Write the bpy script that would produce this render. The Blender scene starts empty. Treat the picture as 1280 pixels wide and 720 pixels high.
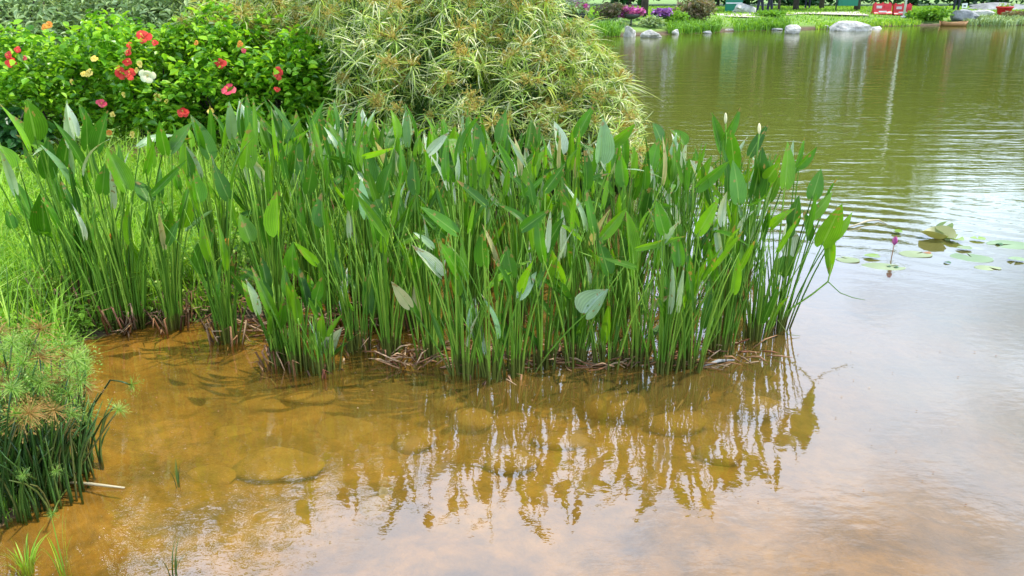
import bpy, math, random
import numpy as np
from mathutils import Vector

random.seed(7); rng = np.random.default_rng(7)
sc = bpy.context.scene
COL = sc.collection
PI = math.pi

# ------------------------------------------------------------------ camera
CAM_H = 1.6; PITCH = math.radians(20.4); FPX = 1004.0
cam = bpy.data.cameras.new('camera'); co = bpy.data.objects.new('camera', cam); COL.objects.link(co)
co.location = (0, 0, CAM_H); co.rotation_euler = (PI/2 - PITCH, 0, 0)
cam.sensor_width = 36; cam.lens = 36*FPX/1280; cam.clip_start = 0.05; cam.clip_end = 1000
sc.camera = co

# ------------------------------------------------------------------ light
SUN = Vector((0.46, 0.10, 0.90)).normalized()
sun = bpy.data.lights.new('sun', 'SUN'); so = bpy.data.objects.new('sun', sun); COL.objects.link(so)
sun.energy = 5.0; sun.angle = math.radians(0.5); sun.color = (1.0, 0.955, 0.87)
so.rotation_euler = SUN.to_track_quat('Z', 'Y').to_euler()
w = bpy.data.worlds.new('World'); sc.world = w; w.use_nodes = True
nt = w.node_tree; nt.nodes.clear()
N = nt.nodes.new; LK = nt.links.new
wo = N('ShaderNodeOutputWorld'); bg = N('ShaderNodeBackground'); bg.inputs[1].default_value = 0.05
sky = N('ShaderNodeTexSky'); sky.sky_type = 'NISHITA'; sky.sun_disc = False
sky.sun_elevation = math.asin(SUN.z); sky.sun_rotation = math.atan2(SUN.x, SUN.y)
tc = N('ShaderNodeTexCoord')
mp = N('ShaderNodeMapping'); mp.inputs['Scale'].default_value = (1, 1, 2.2); LK(tc.outputs['Generated'], mp.inputs[0])
nz = N('ShaderNodeTexNoise'); nz.inputs['Scale'].default_value = 2.3; nz.inputs['Detail'].default_value = 7
nz.inputs['Roughness'].default_value = 0.55; LK(mp.outputs[0], nz.inputs['Vector'])
cr = N('ShaderNodeValToRGB'); cr.color_ramp.elements[0].position = 0.30; cr.color_ramp.elements[0].color = (0.03,)*3+(1,)
cr.color_ramp.elements[1].position = 0.56; cr.color_ramp.elements[1].color = (1, 1, 1, 1)
# broken cloud, piled low to brighten reflections and thinned overhead to cut fill light
sz = N('ShaderNodeSeparateXYZ'); LK(tc.outputs['Generated'], sz.inputs[0])
el = N('ShaderNodeMapRange'); el.inputs[1].default_value = 0.55; el.inputs[2].default_value = 0.9; el.inputs[3].default_value = 0.10; el.inputs[4].default_value = -0.22
LK(sz.outputs[2], el.inputs[0]); ad = N('ShaderNodeMath'); ad.operation = 'ADD'; LK(nz.outputs[0], ad.inputs[0]); LK(el.outputs[0], ad.inputs[1])
LK(ad.outputs[0], cr.inputs[0])
mx = N('ShaderNodeMixRGB'); LK(cr.outputs[0], mx.inputs[0]); LK(sky.outputs[0], mx.inputs[1])
mx.inputs[2].default_value = (37.0, 45.0, 59.0, 1)
LK(mx.outputs[0], bg.inputs[0]); LK(bg.outputs[0], wo.inputs[0])
sc.view_settings.view_transform = 'Standard'; sc.view_settings.look = 'None'
sc.view_settings.exposure = 0.2; sc.view_settings.gamma = 1.0
sc.cycles.max_bounces = 7; sc.cycles.transparent_max_bounces = 12; sc.cycles.use_denoising = True
sc.cycles.diffuse_bounces = 3; sc.cycles.glossy_bounces = 4; sc.cycles.caustics_reflective = False

# ------------------------------------------------------------------ measuring helpers
cp, sp = math.cos(PITCH), math.sin(PITCH)
def ray(px, py):
    a, b = (px-640), (360-py)
    return np.array((a, FPX*cp + b*sp, -FPX*sp + b*cp))
def V(px, py, d):                       # the point seen at a pixel, d metres away (along world Y)
    r = ray(px, py); return np.array((0, 0, CAM_H)) + r*(d/r[1])
def G(px, py, z=0.0):                   # the point seen at a pixel, on the level z
    r = ray(px, py); return np.array((0, 0, CAM_H)) + r*((z-CAM_H)/r[2])
def unit(v):
    v = np.asarray(v, float); n = np.linalg.norm(v); return v/n if n > 1e-9 else v
U = random.uniform

# ------------------------------------------------------------------ object helpers
def tag(o, label=None, cat=None, group=None, kind=None):
    if label: o['label'] = label
    if cat: o['category'] = cat
    if group: o['group'] = group
    if kind: o['kind'] = kind
    return o
def mesh(name, verts, faces, mat, smooth=True, uv=None, attr=None):
    me = bpy.data.meshes.new(name)
    me.from_pydata(verts.tolist() if hasattr(verts, 'tolist') else [tuple(v) for v in verts], [],
                   faces.tolist() if hasattr(faces, 'tolist') else faces)
    mats = mat if isinstance(mat, (list, tuple)) else [mat]
    for m in mats: me.materials.append(m)
    if smooth: me.polygons.foreach_set('use_smooth', [True]*len(me.polygons))
    if uv is not None:
        l = me.uv_layers.new(name='uv'); idx = np.empty(len(me.loops), int); me.loops.foreach_get('vertex_index', idx)
        l.data.foreach_set('uv', np.asarray(uv, float)[idx].ravel())
    if attr is not None:
        for k, v in attr.items():
            a = me.attributes.new(k, 'FLOAT', 'POINT'); a.data.foreach_set('value', np.asarray(v, float))
    me.update(); return me
def link(name, me, parent=None, loc=None):
    o = bpy.data.objects.new(name, me); COL.objects.link(o)
    if parent is not None: o.parent = parent
    if loc is not None: o.location = loc
    return o
def obj(name, verts, faces, mat, parent=None, smooth=True, uv=None, attr=None, loc=None):
    return link(name, mesh(name, verts, faces, mat, smooth, uv, attr), parent, loc)
def thing(name, loc, label, cat, group=None):
    o = bpy.data.objects.new(name, None); COL.objects.link(o); o.location = tuple(loc)
    o.empty_display_size = 0.1
    return tag(o, label, cat, group)
class MB:
    def __init__(s): s.v = []; s.f = []; s.uv = []
    def add(s, v, f, uv=None):
        n = len(s.v); s.v.extend([tuple(p) for p in v]); s.f.extend([tuple(i+n for i in q) for q in f])
        s.uv.extend(uv if uv is not None else [(0.5, 0.5)]*len(v))
    def out(s, name, mat, parent=None, smooth=True, loc=None):
        return obj(name, s.v, s.f, mat, parent, smooth, s.uv, loc=loc)
def tube(pts, rad, n=5, cap=True):
    pts = [np.asarray(p, float) for p in pts]; v = []; f = []
    ref = np.array((0.31, 0.2, 0.93)) if abs(unit(pts[-1]-pts[0])[2]) < 0.7 else np.array((1.0, 0.1, 0))
    for i, p in enumerate(pts):
        t = unit(pts[min(i+1, len(pts)-1)] - pts[max(i-1, 0)])
        a = unit(np.cross(t, ref)); b = np.cross(t, a)
        for k in range(n):
            th = 2*PI*k/n; v.append(p + rad[i]*(a*math.cos(th)+b*math.sin(th)))
    for i in range(len(pts)-1):
        for k in range(n):
            f.append((i*n+k, i*n+(k+1) % n, (i+1)*n+(k+1) % n, (i+1)*n+k))
    if cap:
        f.append(tuple(range(n-1, -1, -1))); m = (len(pts)-1)*n; f.append(tuple(m+k for k in range(n)))
    return v, f
def bez(p0, p1, p2, n=7):
    return [(1-t)**2*p0 + 2*t*(1-t)*p1 + t*t*p2 for t in np.linspace(0, 1, n)]
def box(x0, x1, y0, y1, z0, z1):
    v = [(x, y, z) for z in (z0, z1) for y in (y0, y1) for x in (x0, x1)]
    return v, [(0, 2, 3, 1), (4, 5, 7, 6), (0, 1, 5, 4), (2, 6, 7, 3), (0, 4, 6, 2), (1, 3, 7, 5)]

# ------------------------------------------------------------------ materials
def mat(name):
    m = bpy.data.materials.new(name); m.use_nodes = True; m.node_tree.nodes.clear(); return m, m.node_tree
def ramp(t, fac, stops):
    r = t.nodes.new('ShaderNodeValToRGB'); e = r.color_ramp.elements
    while len(e) < len(stops): e.new(0.5)
    for el, (p, c) in zip(e, stops): el.position = p; el.color = (*c, 1)
    t.links.new(fac, r.inputs[0]); return r.outputs[0]
def leaf_mat(name, cols, rough=0.4, trans=0.35, veins=False, island=True, spec=0.5, noise=0.0, tboost=1.5, mud=False):
    m, t = mat(name); n = t.nodes.new; l = t.links.new
    out = n('ShaderNodeOutputMaterial'); p = n('ShaderNodeBsdfPrincipled'); tr = n('ShaderNodeBsdfTranslucent')
    mixs = n('ShaderNodeMixShader'); mixs.inputs[0].default_value = trans
    if island:
        ad = n('ShaderNodeMath'); ad.operation = 'ADD'; fc = n('ShaderNodeMath'); fc.operation = 'FRACT'
        l(n('ShaderNodeNewGeometry').outputs['Random Per Island'], ad.inputs[0]); l(n('ShaderNodeObjectInfo').outputs['Random'], ad.inputs[1]); l(ad.outputs[0], fc.inputs[0]); rnd = fc.outputs[0]
    else: rnd = n('ShaderNodeObjectInfo').outputs['Random']
    k = len(cols); c = ramp(t, rnd, [(i/(k-1) if k > 1 else 0, cc) for i, cc in enumerate(cols)])
    geo = n('ShaderNodeNewGeometry')
    nz = n('ShaderNodeTexNoise'); nz.inputs['Scale'].default_value = 9 if veins else 3.0; nz.inputs['Detail'].default_value = 4
    l(geo.outputs['Position'], nz.inputs['Vector'])
    mm = n('ShaderNodeMixRGB'); mm.blend_type = 'MULTIPLY'; mm.inputs[0].default_value = 1
    vr = ramp(t, nz.outputs[0], [(0.3, (0.72, 0.76, 0.7)), (0.7, (1.2, 1.15, 1.15))])
    l(c, mm.inputs[1]); l(vr, mm.inputs[2]); c = mm.outputs[0]
    if veins:
        uvn = n('ShaderNodeTexCoord'); sx = n('ShaderNodeSeparateXYZ'); l(uvn.outputs['UV'], sx.inputs[0])
        w1 = n('ShaderNodeMath'); w1.operation = 'MULTIPLY'; w1.inputs[1].default_value = 75; l(sx.outputs[0], w1.inputs[0])
        s1 = n('ShaderNodeMath'); s1.operation = 'SINE'; l(w1.outputs[0], s1.inputs[0])
        mr = n('ShaderNodeMapRange'); mr.inputs[1].default_value = -1; mr.inputs[2].default_value = 1
        mr.inputs[3].default_value = 0.86; mr.inputs[4].default_value = 1.12; l(s1.outputs[0], mr.inputs[0])
        m2 = n('ShaderNodeMixRGB'); m2.blend_type = 'MULTIPLY'; m2.inputs[0].default_value = 1
        l(c, m2.inputs[1]); l(mr.outputs[0], m2.inputs[2]); c = m2.outputs[0]
        a = n('ShaderNodeMath'); a.operation = 'SUBTRACT'; a.inputs[1].default_value = 0.5; l(sx.outputs[0], a.inputs[0])
        b = n('ShaderNodeMath'); b.operation = 'ABSOLUTE'; l(a.outputs[0], b.inputs[0])
        mid = ramp(t, b.outputs[0], [(0.0, (0.55,)*3), (0.06, (0,)*3)])
        m3 = n('ShaderNodeMixRGB'); l(mid, m3.inputs[0]); l(c, m3.inputs[1]); m3.inputs[2].default_value = (0.22, 0.36, 0.08, 1); c = m3.outputs[0]
        # brown tips and a few blotches
        sp2 = n('ShaderNodeTexNoise'); sp2.inputs['Scale'].default_value = 38; sp2.inputs['Detail'].default_value = 3; l(geo.outputs['Position'], sp2.inputs['Vector'])
        ty = n('ShaderNodeMath'); ty.operation = 'MULTIPLY_ADD'; l(sx.outputs[1], ty.inputs[0]); ty.inputs[1].default_value = 0.22; l(sp2.outputs[0], ty.inputs[2])
        bro = ramp(t, ty.outputs[0], [(0.74, (0,)*3), (0.79, (0.85,)*3)])
        m4 = n('ShaderNodeMixRGB'); l(bro, m4.inputs[0]); l(c, m4.inputs[1]); m4.inputs[2].default_value = (0.26, 0.17, 0.05, 1); c = m4.outputs[0]
        bp = n('ShaderNodeBump'); bp.inputs['Strength'].default_value = 0.35; bp.inputs['Distance'].default_value = 0.001
        l(s1.outputs[0], bp.inputs['Height']); l(bp.outputs[0], p.inputs['Normal'])
    if mud:                                                     # silt and brown sheath left on the lowest centimetres
        sz_ = n('ShaderNodeSeparateXYZ'); l(geo.outputs['Position'], sz_.inputs[0])
        nm = n('ShaderNodeTexNoise'); nm.inputs['Scale'].default_value = 25; l(geo.outputs['Position'], nm.inputs['Vector'])
        q = n('ShaderNodeMath'); q.operation = 'MULTIPLY_ADD'; l(nm.outputs[0], q.inputs[0]); q.inputs[1].default_value = -0.14; l(sz_.outputs[2], q.inputs[2])
        mf = ramp(t, q.outputs[0], [(-0.0, (0.6,)*3), (0.02, (0,)*3)])
        m5 = n('ShaderNodeMixRGB'); l(mf, m5.inputs[0]); l(c, m5.inputs[1]); m5.inputs[2].default_value = (0.11, 0.06, 0.025, 1); c = m5.outputs[0]
    l(c, p.inputs['Base Color']); p.inputs['Roughness'].default_value = rough
    p.inputs['Specular IOR Level'].default_value = spec
    tb = n('ShaderNodeMixRGB'); tb.blend_type = 'MULTIPLY'; tb.inputs[0].default_value = 1
    tb.inputs[2].default_value = (1.5*tboost/1.5, 1.35*tboost/1.5, 0.6*tboost/1.5, 1); l(c, tb.inputs[1]); l(tb.outputs[0], tr.inputs[0])
    l(p.outputs[0], mixs.inputs[1]); l(tr.outputs[0], mixs.inputs[2]); l(mixs.outputs[0], out.inputs[0]); return m
def plain(name, c1, c2=None, rough=0.7, scale=6, bump=0.0, detail=6, metal=0, bscale=None, island=False, objrand=False):
    m, t = mat(name); n = t.nodes.new; l = t.links.new
    out = n('ShaderNodeOutputMaterial'); p = n('ShaderNodeBsdfPrincipled')
    tcn = n('ShaderNodeTexCoord'); nz = n('ShaderNodeTexNoise'); nz.inputs['Scale'].default_value = scale; nz.inputs['Detail'].default_value = detail
    gg = n('ShaderNodeNewGeometry'); l(gg.outputs['Position'], nz.inputs['Vector'])
    f = nz.outputs[0]
    if island: f = gg.outputs['Random Per Island']
    c = ramp(t, f, [(0.32 if not island else 0, c1), (0.68 if not island else 1, c2 or tuple(x*0.7 for x in c1))])
    l(c, p.inputs['Base Color']); p.inputs['Roughness'].default_value = rough; p.inputs['Metallic'].default_value = metal
    if bump:
        nb = n('ShaderNodeTexNoise'); nb.inputs['Scale'].default_value = bscale or scale*3; nb.inputs['Detail'].default_value = 8
        l(gg.outputs['Position'], nb.inputs['Vector'])
        b = n('ShaderNodeBump'); b.inputs['Strength'].default_value = 1; b.inputs['Distance'].default_value = bump
        l(nb.outputs[0], b.inputs['Height']); l(b.outputs[0], p.inputs['Normal'])
    l(p.outputs[0], out.inputs[0]); return m

M_blade = leaf_mat('pickerel_blade', [(0.03, 0.115, 0.006), (0.09, 0.27, 0.008), (0.04, 0.145, 0.010), (0.17, 0.38, 0.010), (0.035, 0.12, 0.010)], 0.36, 0.40, True, False, 0.35, tboost=1.8)
M_stalk = leaf_mat('pickerel_stalk', [(0.17, 0.37, 0.03), (0.09, 0.23, 0.02), (0.30, 0.50, 0.06), (0.12, 0.28, 0.02), (0.06, 0.16, 0.012)], 0.45, 0.2, False, True, 0.3, mud=True)
M_wither = leaf_mat('withered_blade', [(0.50, 0.42, 0.17), (0.42, 0.42, 0.20)], 0.5, 0.3, True, False, 0.4)
M_paleglint = leaf_mat('pale_glint_blade', [(0.26, 0.40, 0.19), (0.50, 0.58, 0.42), (0.15, 0.32, 0.11), (0.36, 0.48, 0.28)], 0.25, 0.25, True, False, 0.9)  # pale tones put the sky and sun glints of glossy leaves into the colour
M_litter = leaf_mat('dead_litter', [(0.22, 0.09, 0.04), (0.42, 0.24, 0.12), (0.10, 0.05, 0.03), (0.55, 0.40, 0.24), (0.28, 0.10, 0.06)], 0.7, 0.15, False, True, 0.2)
M_hib = leaf_mat('hibiscus_leaf', [(0.05, 0.17, 0.012), (0.15, 0.40, 0.015), (0.40, 0.68, 0.04), (0.09, 0.27, 0.015)], 0.35, 0.4, False, True, 0.5)
M_dark = leaf_mat('dark_shrub_leaf', [(0.02, 0.09, 0.02), (0.045, 0.15, 0.03)], 0.35, 0.25, False, True, 0.6)
M_sedge = leaf_mat('sedge_bract', [(0.28, 0.46, 0.03), (0.46, 0.60, 0.12), (0.08, 0.18, 0.02), (0.80, 0.80, 0.46), (0.44, 0.52, 0.04), (0.16, 0.34, 0.02)], 0.4, 0.32, False, True, 0.5, tboost=1.2)
M_seddry = leaf_mat('sedge_spray', [(0.34, 0.22, 0.05), (0.42, 0.34, 0.08), (0.28, 0.32, 0.05)], 0.7, 0.3, False, True, 0.2)
M_culm = leaf_mat('sedge_culm', [(0.04, 0.11, 0.02), (0.09, 0.19, 0.03)], 0.5, 0.08, False, True, 0.4)
M_pap = leaf_mat('papyrus_ray', [(0.10, 0.26, 0.02), (0.20, 0.40, 0.04), (0.36, 0.48, 0.12), (0.06, 0.17, 0.02)], 0.5, 0.35, False, True, 0.4)
M_papdry = leaf_mat('papyrus_dry_ray', [(0.30, 0.14, 0.04), (0.22, 0.2, 0.04), (0.40, 0.22, 0.08)], 0.6, 0.3, False, True, 0.3)
M_papstem = leaf_mat('papyrus_stem', [(0.02, 0.06, 0.012), (0.04, 0.11, 0.015), (0.07, 0.17, 0.02), (0.12, 0.12, 0.03)], 0.35, 0.05, False, True, 0.5)
M_weed = leaf_mat('weed_leaf', [(0.20, 0.42, 0.025), (0.36, 0.62, 0.05), (0.10, 0.26, 0.02), (0.46, 0.64, 0.12)], 0.5, 0.4, False, True, 0.4)
M_lime = leaf_mat('lime_leaf', [(0.14, 0.32, 0.03), (0.22, 0.45, 0.04), (0.10, 0.24, 0.03)], 0.5, 0.35, False, True, 0.4)
M_feather = leaf_mat('feathery_leaf', [(0.08, 0.2, 0.02), (0.16, 0.34, 0.03), (0.28, 0.42, 0.08), (0.05, 0.13, 0.02)], 0.5, 0.35, False, True, 0.3)
M_tree = leaf_mat('tree_leaf', [(0.03, 0.09, 0.015), (0.06, 0.15, 0.02), (0.09, 0.19, 0.03)], 0.5, 0.3, False, True, 0.4)
M_grey = leaf_mat('greygreen_leaf', [(0.16, 0.26, 0.09), (0.30, 0.43, 0.19), (0.44, 0.56, 0.30)], 0.5, 0.25, False, True, 0.4)
M_olive = leaf_mat('olive_leaf', [(0.12, 0.15, 0.06), (0.24, 0.23, 0.12), (0.30, 0.2, 0.14)], 0.5, 0.25, False, True, 0.4)
M_petred = leaf_mat('petal_coral', [(0.75, 0.045, 0.035), (0.85, 0.10, 0.07)], 0.5, 0.25, False, True, 0.2, tboost=1)
M_petpink = leaf_mat('petal_pink', [(0.85, 0.07, 0.13), (0.88, 0.16, 0.2)], 0.5, 0.25, False, True, 0.2, tboost=1)
M_petyel = leaf_mat('petal_yellow', [(0.85, 0.62, 0.10), (0.85, 0.7, 0.2)], 0.5, 0.25, False, True, 0.2, tboost=1)
M_petora = leaf_mat('petal_orange', [(0.8, 0.25, 0.03), (0.8, 0.36, 0.06)], 0.5, 0.25, False, True, 0.2, tboost=1)
M_petcream = leaf_mat('petal_cream', [(0.85, 0.82, 0.5), (0.88, 0.85, 0.62)], 0.5, 0.25, False, True, 0.2, tboost=1)
M_petmag = leaf_mat('petal_magenta', [(0.65, 0.10, 0.42), (0.80, 0.3, 0.62), (0.45, 0.06, 0.36)], 0.6, 0.2, False, True, 0.2, tboost=1)
M_petviolet = leaf_mat('petal_violet', [(0.22, 0.07, 0.35), (0.45, 0.2, 0.55)], 0.6, 0.2, False, True, 0.2, tboost=1)
M_petwhite = leaf_mat('petal_white', [(0.8, 0.76, 0.74), (0.7, 0.6, 0.62)], 0.6, 0.2, False, True, 0.2, tboost=1)
M_bark = plain('bark', (0.09, 0.07, 0.05), (0.04, 0.032, 0.025), 0.9, 9, 0.02)
M_rock = plain('pale_rock', (0.66, 0.63, 0.57), (0.30, 0.29, 0.26), 0.85, 3.5, 0.05)
M_rockgrey = plain('grey_rock', (0.32, 0.33, 0.32), (0.17, 0.18, 0.18), 0.85, 3.0, 0.05)
M_stone = plain('muddy_stone', (0.36, 0.21, 0.045), (0.23, 0.135, 0.03), 0.9, 9, 0.012)
M_redp = plain('red_plastic', (0.62, 0.02, 0.03), (0.5, 0.015, 0.02), 0.45, 3)
M_whitep = plain('white_paint', (0.8, 0.8, 0.78), (0.7, 0.7, 0.68), 0.5, 3)
M_greenp = plain('green_paint', (0.0, 0.20, 0.10), (0.0, 0.16, 0.08), 0.5, 3)
M_dkmet = plain('dark_metal', (0.05, 0.055, 0.05), (0.03, 0.03, 0.03), 0.5, 3)
M_wood = plain('boat_wood', (0.36, 0.19, 0.06), (0.24, 0.12, 0.04), 0.6, 5, 0.004)
M_cloth = plain('navy_cloth', (0.02, 0.025, 0.045), (0.012, 0.014, 0.022), 0.9, 8)
M_clothb = plain('blue_grey_cloth', (0.16, 0.2, 0.3), (0.1, 0.13, 0.2), 0.9, 8)
M_clothr = plain('red_cloth', (0.5, 0.04, 0.05), (0.35, 0.03, 0.04), 0.9, 8)
M_skin = plain('skin', (0.52, 0.30, 0.2), (0.45, 0.26, 0.17), 0.5, 8)
M_hair = plain('hair', (0.02, 0.015, 0.012), (0.01, 0.01, 0.01), 0.5, 20)
M_pad = leaf_mat('lily_pad', [(0.20, 0.34, 0.04), (0.28, 0.42, 0.06)], 0.3, 0.2, False, True, 0.5)
M_padbrown = leaf_mat('lily_pad_brown', [(0.20, 0.26, 0.09), (0.34, 0.33, 0.16)], 0.45, 0.2, False, True, 0.4)
M_padpale = leaf_mat('drowned_pad', [(0.24, 0.34, 0.20), (0.20, 0.30, 0.17), (0.30, 0.36, 0.20)], 0.6, 0.1, False, True, 0.3)
M_straw = leaf_mat('straw', [(0.55, 0.52, 0.36), (0.5, 0.42, 0.26)], 0.5, 0.1, False, True, 0.4)
M_soil = plain('terracotta_soil', (0.42, 0.19, 0.10), (0.30, 0.15, 0.08), 0.9, 8, 0.01)

# ------------------------------------------------------------------ terrain
W = [G(-90, 745), G(-60, 700), G(10, 655), G(62, 625), G(92, 560), G(112, 480), G(106, 428), G(180, 408), G(300, 402), G(400, 380), G(470, 335), G(560, 295),
     G(690, 250), G(780, 215)]
W = [(p[0], p[1]) for p in W] + [(1.25, 8.6), (0.6, 11), (0.8, 16), (1.4, 22), (1.9, 27)]
FB = [(735, 47), (800, 44.5), (860, 42), (900, 40), (950, 38), (1000, 37.5), (1040, 36), (1100, 33), (1180, 32), (1240, 32), (1300, 31)]
W += [tuple(G(*p)[:2]) for p in FB] + [(48, 42), (90, 30), (80, -10), (20, -4), (6, 0.6), (2, 1.35)] + [tuple(G(640, 750)[:2]), tuple(G(300, 740)[:2])]
WP = np.array(W)
def sdist(x, y):                         # > 0 on land, < 0 in the water
    x = np.asarray(x, float); y = np.asarray(y, float); best = np.full(x.shape, 1e9); ins = np.zeros(x.shape, bool)
    for i in range(len(WP)):
        ax, ay = WP[i]; bx, by = WP[(i+1) % len(WP)]; dx, dy = bx-ax, by-ay
        t = np.clip(((x-ax)*dx+(y-ay)*dy)/(dx*dx+dy*dy), 0, 1)
        best = np.minimum(best, np.hypot(x-ax-t*dx, y-ay-t*dy))
        c = ((ay > y) != (by > y)) & (x < (bx-ax)*(y-ay)/((by-ay) if by != ay else 1e-9)+ax); ins ^= c
    return np.where(ins, -best, best)
def wob(x, y, s, seed=0):
    return (np.sin(x*1.7*s+1.3*seed+1.1*np.sin(y*1.3*s+seed)) + np.sin(y*2.1*s+.7*seed+1.4*np.sin(x*.9*s+2*seed)) + np.sin((x+y)*1.1*s+seed))/3
def hgt(x, y):
    s = sdist(x, y) + 0.035*wob(x, y, 7, 1)*np.clip(9-y, 0, 1) + 0.02*wob(x, y, 19, 4)*np.clip(9-y, 0, 1)
    far = np.clip((y-22)/4, 0, 1)
    land = np.where(s < 0.6, 0.22*s, 0.132+0.05*(s-0.6)); land = np.minimum(land, 0.30)
    landf = np.minimum(0.16*s, 0.5) + 0.0*s
    land = land*(1-far)+landf*far + 0.012*wob(x, y, 3, 2)
    dp = -s
    near = np.minimum(0.02+0.11*dp, 0.17) + np.clip((y-4.6), 0, 12)*0.22
    near = near+np.clip(x-.9, 0, 3)*.10
    wat = -np.where(dp < 0.12, dp*0.25, near) + 0.020*wob(x, y, 5, 3)*np.clip(dp*4, 0, 1) + 0.016*wob(x, y, 11, 5)*np.clip(dp*4, 0, 1)
    return np.where(s > 0, land, wat)
def graded(lo, hi, dlo, dhi, step, g):
    a = list(np.arange(dlo, dhi, step)); s = step; x = dlo; L = []
    while x > lo: s *= g; x -= s; L.append(x)
    s = step; x = a[-1]; R = []
    while x < hi: s = min(s*g, 14); x += s; R.append(x)
    return np.array(L[::-1]+a+R)
gx = graded(-260, 300, -3.6, 4.2, 0.035, 1.06)
gy = np.concatenate([graded(-40, 9, 1.0, 6.2, 0.035, 1.06)])
gy = np.concatenate([gy[gy < 9], np.arange(9, 29, 0.6), np.arange(29, 43, 0.22), np.arange(43, 60, 1.0), np.arange(60, 420, 12)])
X, Y = np.meshgrid(gx, gy); Z = hgt(X, Y)
nx, ny = len(gx), len(gy); ii = np.arange(nx*ny).reshape(ny, nx)
F = np.stack([ii[:-1, :-1], ii[:-1, 1:], ii[1:, 1:], ii[1:, :-1]], -1).reshape(-1, 4)
# ground material: lawn / damp soil / sandy mud bed, by height
m, t = mat('ground'); n = t.nodes.new; l = t.links.new
out = n('ShaderNodeOutputMaterial'); p = n('ShaderNodeBsdfPrincipled'); g = n('ShaderNodeNewGeometry'); sx = n('ShaderNodeSeparateXYZ')
l(g.outputs['Position'], sx.inputs[0])
def noise(s, d=6, vec=None, rough=0.5):
    q = n('ShaderNodeTexNoise'); q.inputs['Scale'].default_value = s; q.inputs['Detail'].default_value = d; q.inputs['Roughness'].default_value = rough
    l(vec or g.outputs['Position'], q.inputs['Vector']); return q.outputs[0]
n1 = noise(3.0, 5); n2 = noise(14, 6, rough=0.6)
bed = ramp(t, n1, [(0.3, (0.13, 0.070, 0.014)), (0.5, (0.27, 0.142, 0.024)), (0.7, (0.36, 0.200, 0.05))])
bd2 = ramp(t, n2, [(0.32, (0.45, 0.47, 0.40)), (0.60, (1.1, 1.1, 1.1))])
mm = n('ShaderNodeMixRGB'); mm.blend_type = 'MULTIPLY'; mm.inputs[0].default_value = 0.75; l(bed, mm.inputs[1]); l(bd2, mm.inputs[2]); bed = mm.outputs[0]
lawn = ramp(t, noise(1.2, 6), [(0.3, (0.10, 0.20, 0.025)), (0.55, (0.17, 0.30, 0.045)), (0.75, (0.24, 0.30, 0.07))])
soil = ramp(t, n2, [(0.35, (0.05, 0.032, 0.018)), (0.65, (0.13, 0.085, 0.04))])
a1 = n('ShaderNodeMapRange'); a1.inputs[1].default_value = 0.06; a1.inputs[2].default_value = 0.14; l(sx.outputs[2], a1.inputs[0])
a2 = n('ShaderNodeMapRange'); a2.inputs[1].default_value = -0.012; a2.inputs[2].default_value = 0.006; l(sx.outputs[2], a2.inputs[0])
x1 = n('ShaderNodeMixRGB'); l(a2.outputs[0], x1.inputs[0]); l(bed, x1.inputs[1]); l(soil, x1.inputs[2])
x2 = n('ShaderNodeMixRGB'); l(a1.outputs[0], x2.inputs[0]); l(x1.outputs[0], x2.inputs[1]); l(lawn, x2.inputs[2])
l(x2.outputs[0], p.inputs['Base Color']); p.inputs['Roughness'].default_value = 0.85
b = n('ShaderNodeBump'); b.inputs['Distance'].default_value = 0.012; l(noise(30, 6), b.inputs['Height']); l(b.outputs[0], p.inputs['Normal'])
l(p.outputs[0], out.inputs[0]); M_ground = m
tag(obj('ground', np.stack([X, Y, Z], -1).reshape(-1, 3), F, M_ground), kind='structure')

# water: one sheet; opacity of the suspended mud follows the real depth below it
wy = gy[(gy > -12) & (gy < 60)]; wx = gx[(gx > -40) & (gx < 110)]
X2, Y2 = np.meshgrid(wx, wy); dep = np.clip(-hgt(X2, Y2), 0, 3)
Fw = np.arange(len(wx)*len(wy)).reshape(len(wy), len(wx))
Fw = np.stack([Fw[:-1, :-1], Fw[:-1, 1:], Fw[1:, 1:], Fw[1:, :-1]], -1).reshape(-1, 4)
m, t = mat('lake_water'); n = t.nodes.new; l = t.links.new
out = n('ShaderNodeOutputMaterial'); g = n('ShaderNodeNewGeometry'); sx = n('ShaderNodeSeparateXYZ'); l(g.outputs['Position'], sx.inputs[0])
at = n('ShaderNodeAttribute'); at.attribute_name = 'depth'
def mth(op, a, b=None, clamp=False):
    q = n('ShaderNodeMath'); q.operation = op; q.use_clamp = clamp
    for i, v in enumerate((a, b)):
        if v is None: continue
        if isinstance(v, (int, float)): q.inputs[i].default_value = v
        else: l(v, q.inputs[i])
    return q.outputs[0]
def mapping(sc_, loc=(0, 0, 0), rot=(0, 0, 0)):
    q = n('ShaderNodeMapping'); q.inputs['Scale'].default_value = sc_; q.inputs['Location'].default_value = loc; q.inputs['Rotation'].default_value = rot
    l(g.outputs['Position'], q.inputs[0]); return q.outputs[0]
rip = n('ShaderNodeMapRange'); rip.inputs[1].default_value = 4.6; rip.inputs[2].default_value = 9.5; l(sx.outputs[1], rip.inputs[0])
h1 = noise(1.0, 3, mapping((1.6, 9, 1)), 0.55)              # far ripples, crests across the view
h1b = noise(1.0, 2, mapping((0.7, 3.2, 1), (3, 1, 0), (0, 0, 0.12)), 0.5)
h1c = noise(1.0, 2, mapping((3.5, 3.0, 1), (7, 2, 0), (0, 0, -0.7)), 0.5)
h2 = noise(1.0, 3, mapping((13, 20, 1)), 0.5)
fade = n('ShaderNodeMapRange'); fade.inputs[1].default_value = 8; fade.inputs[2].default_value = 26; fade.inputs[3].default_value = 1; fade.inputs[4].default_value = 0.45; l(sx.outputs[1], fade.inputs[0])                # near, nearly calm
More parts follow.
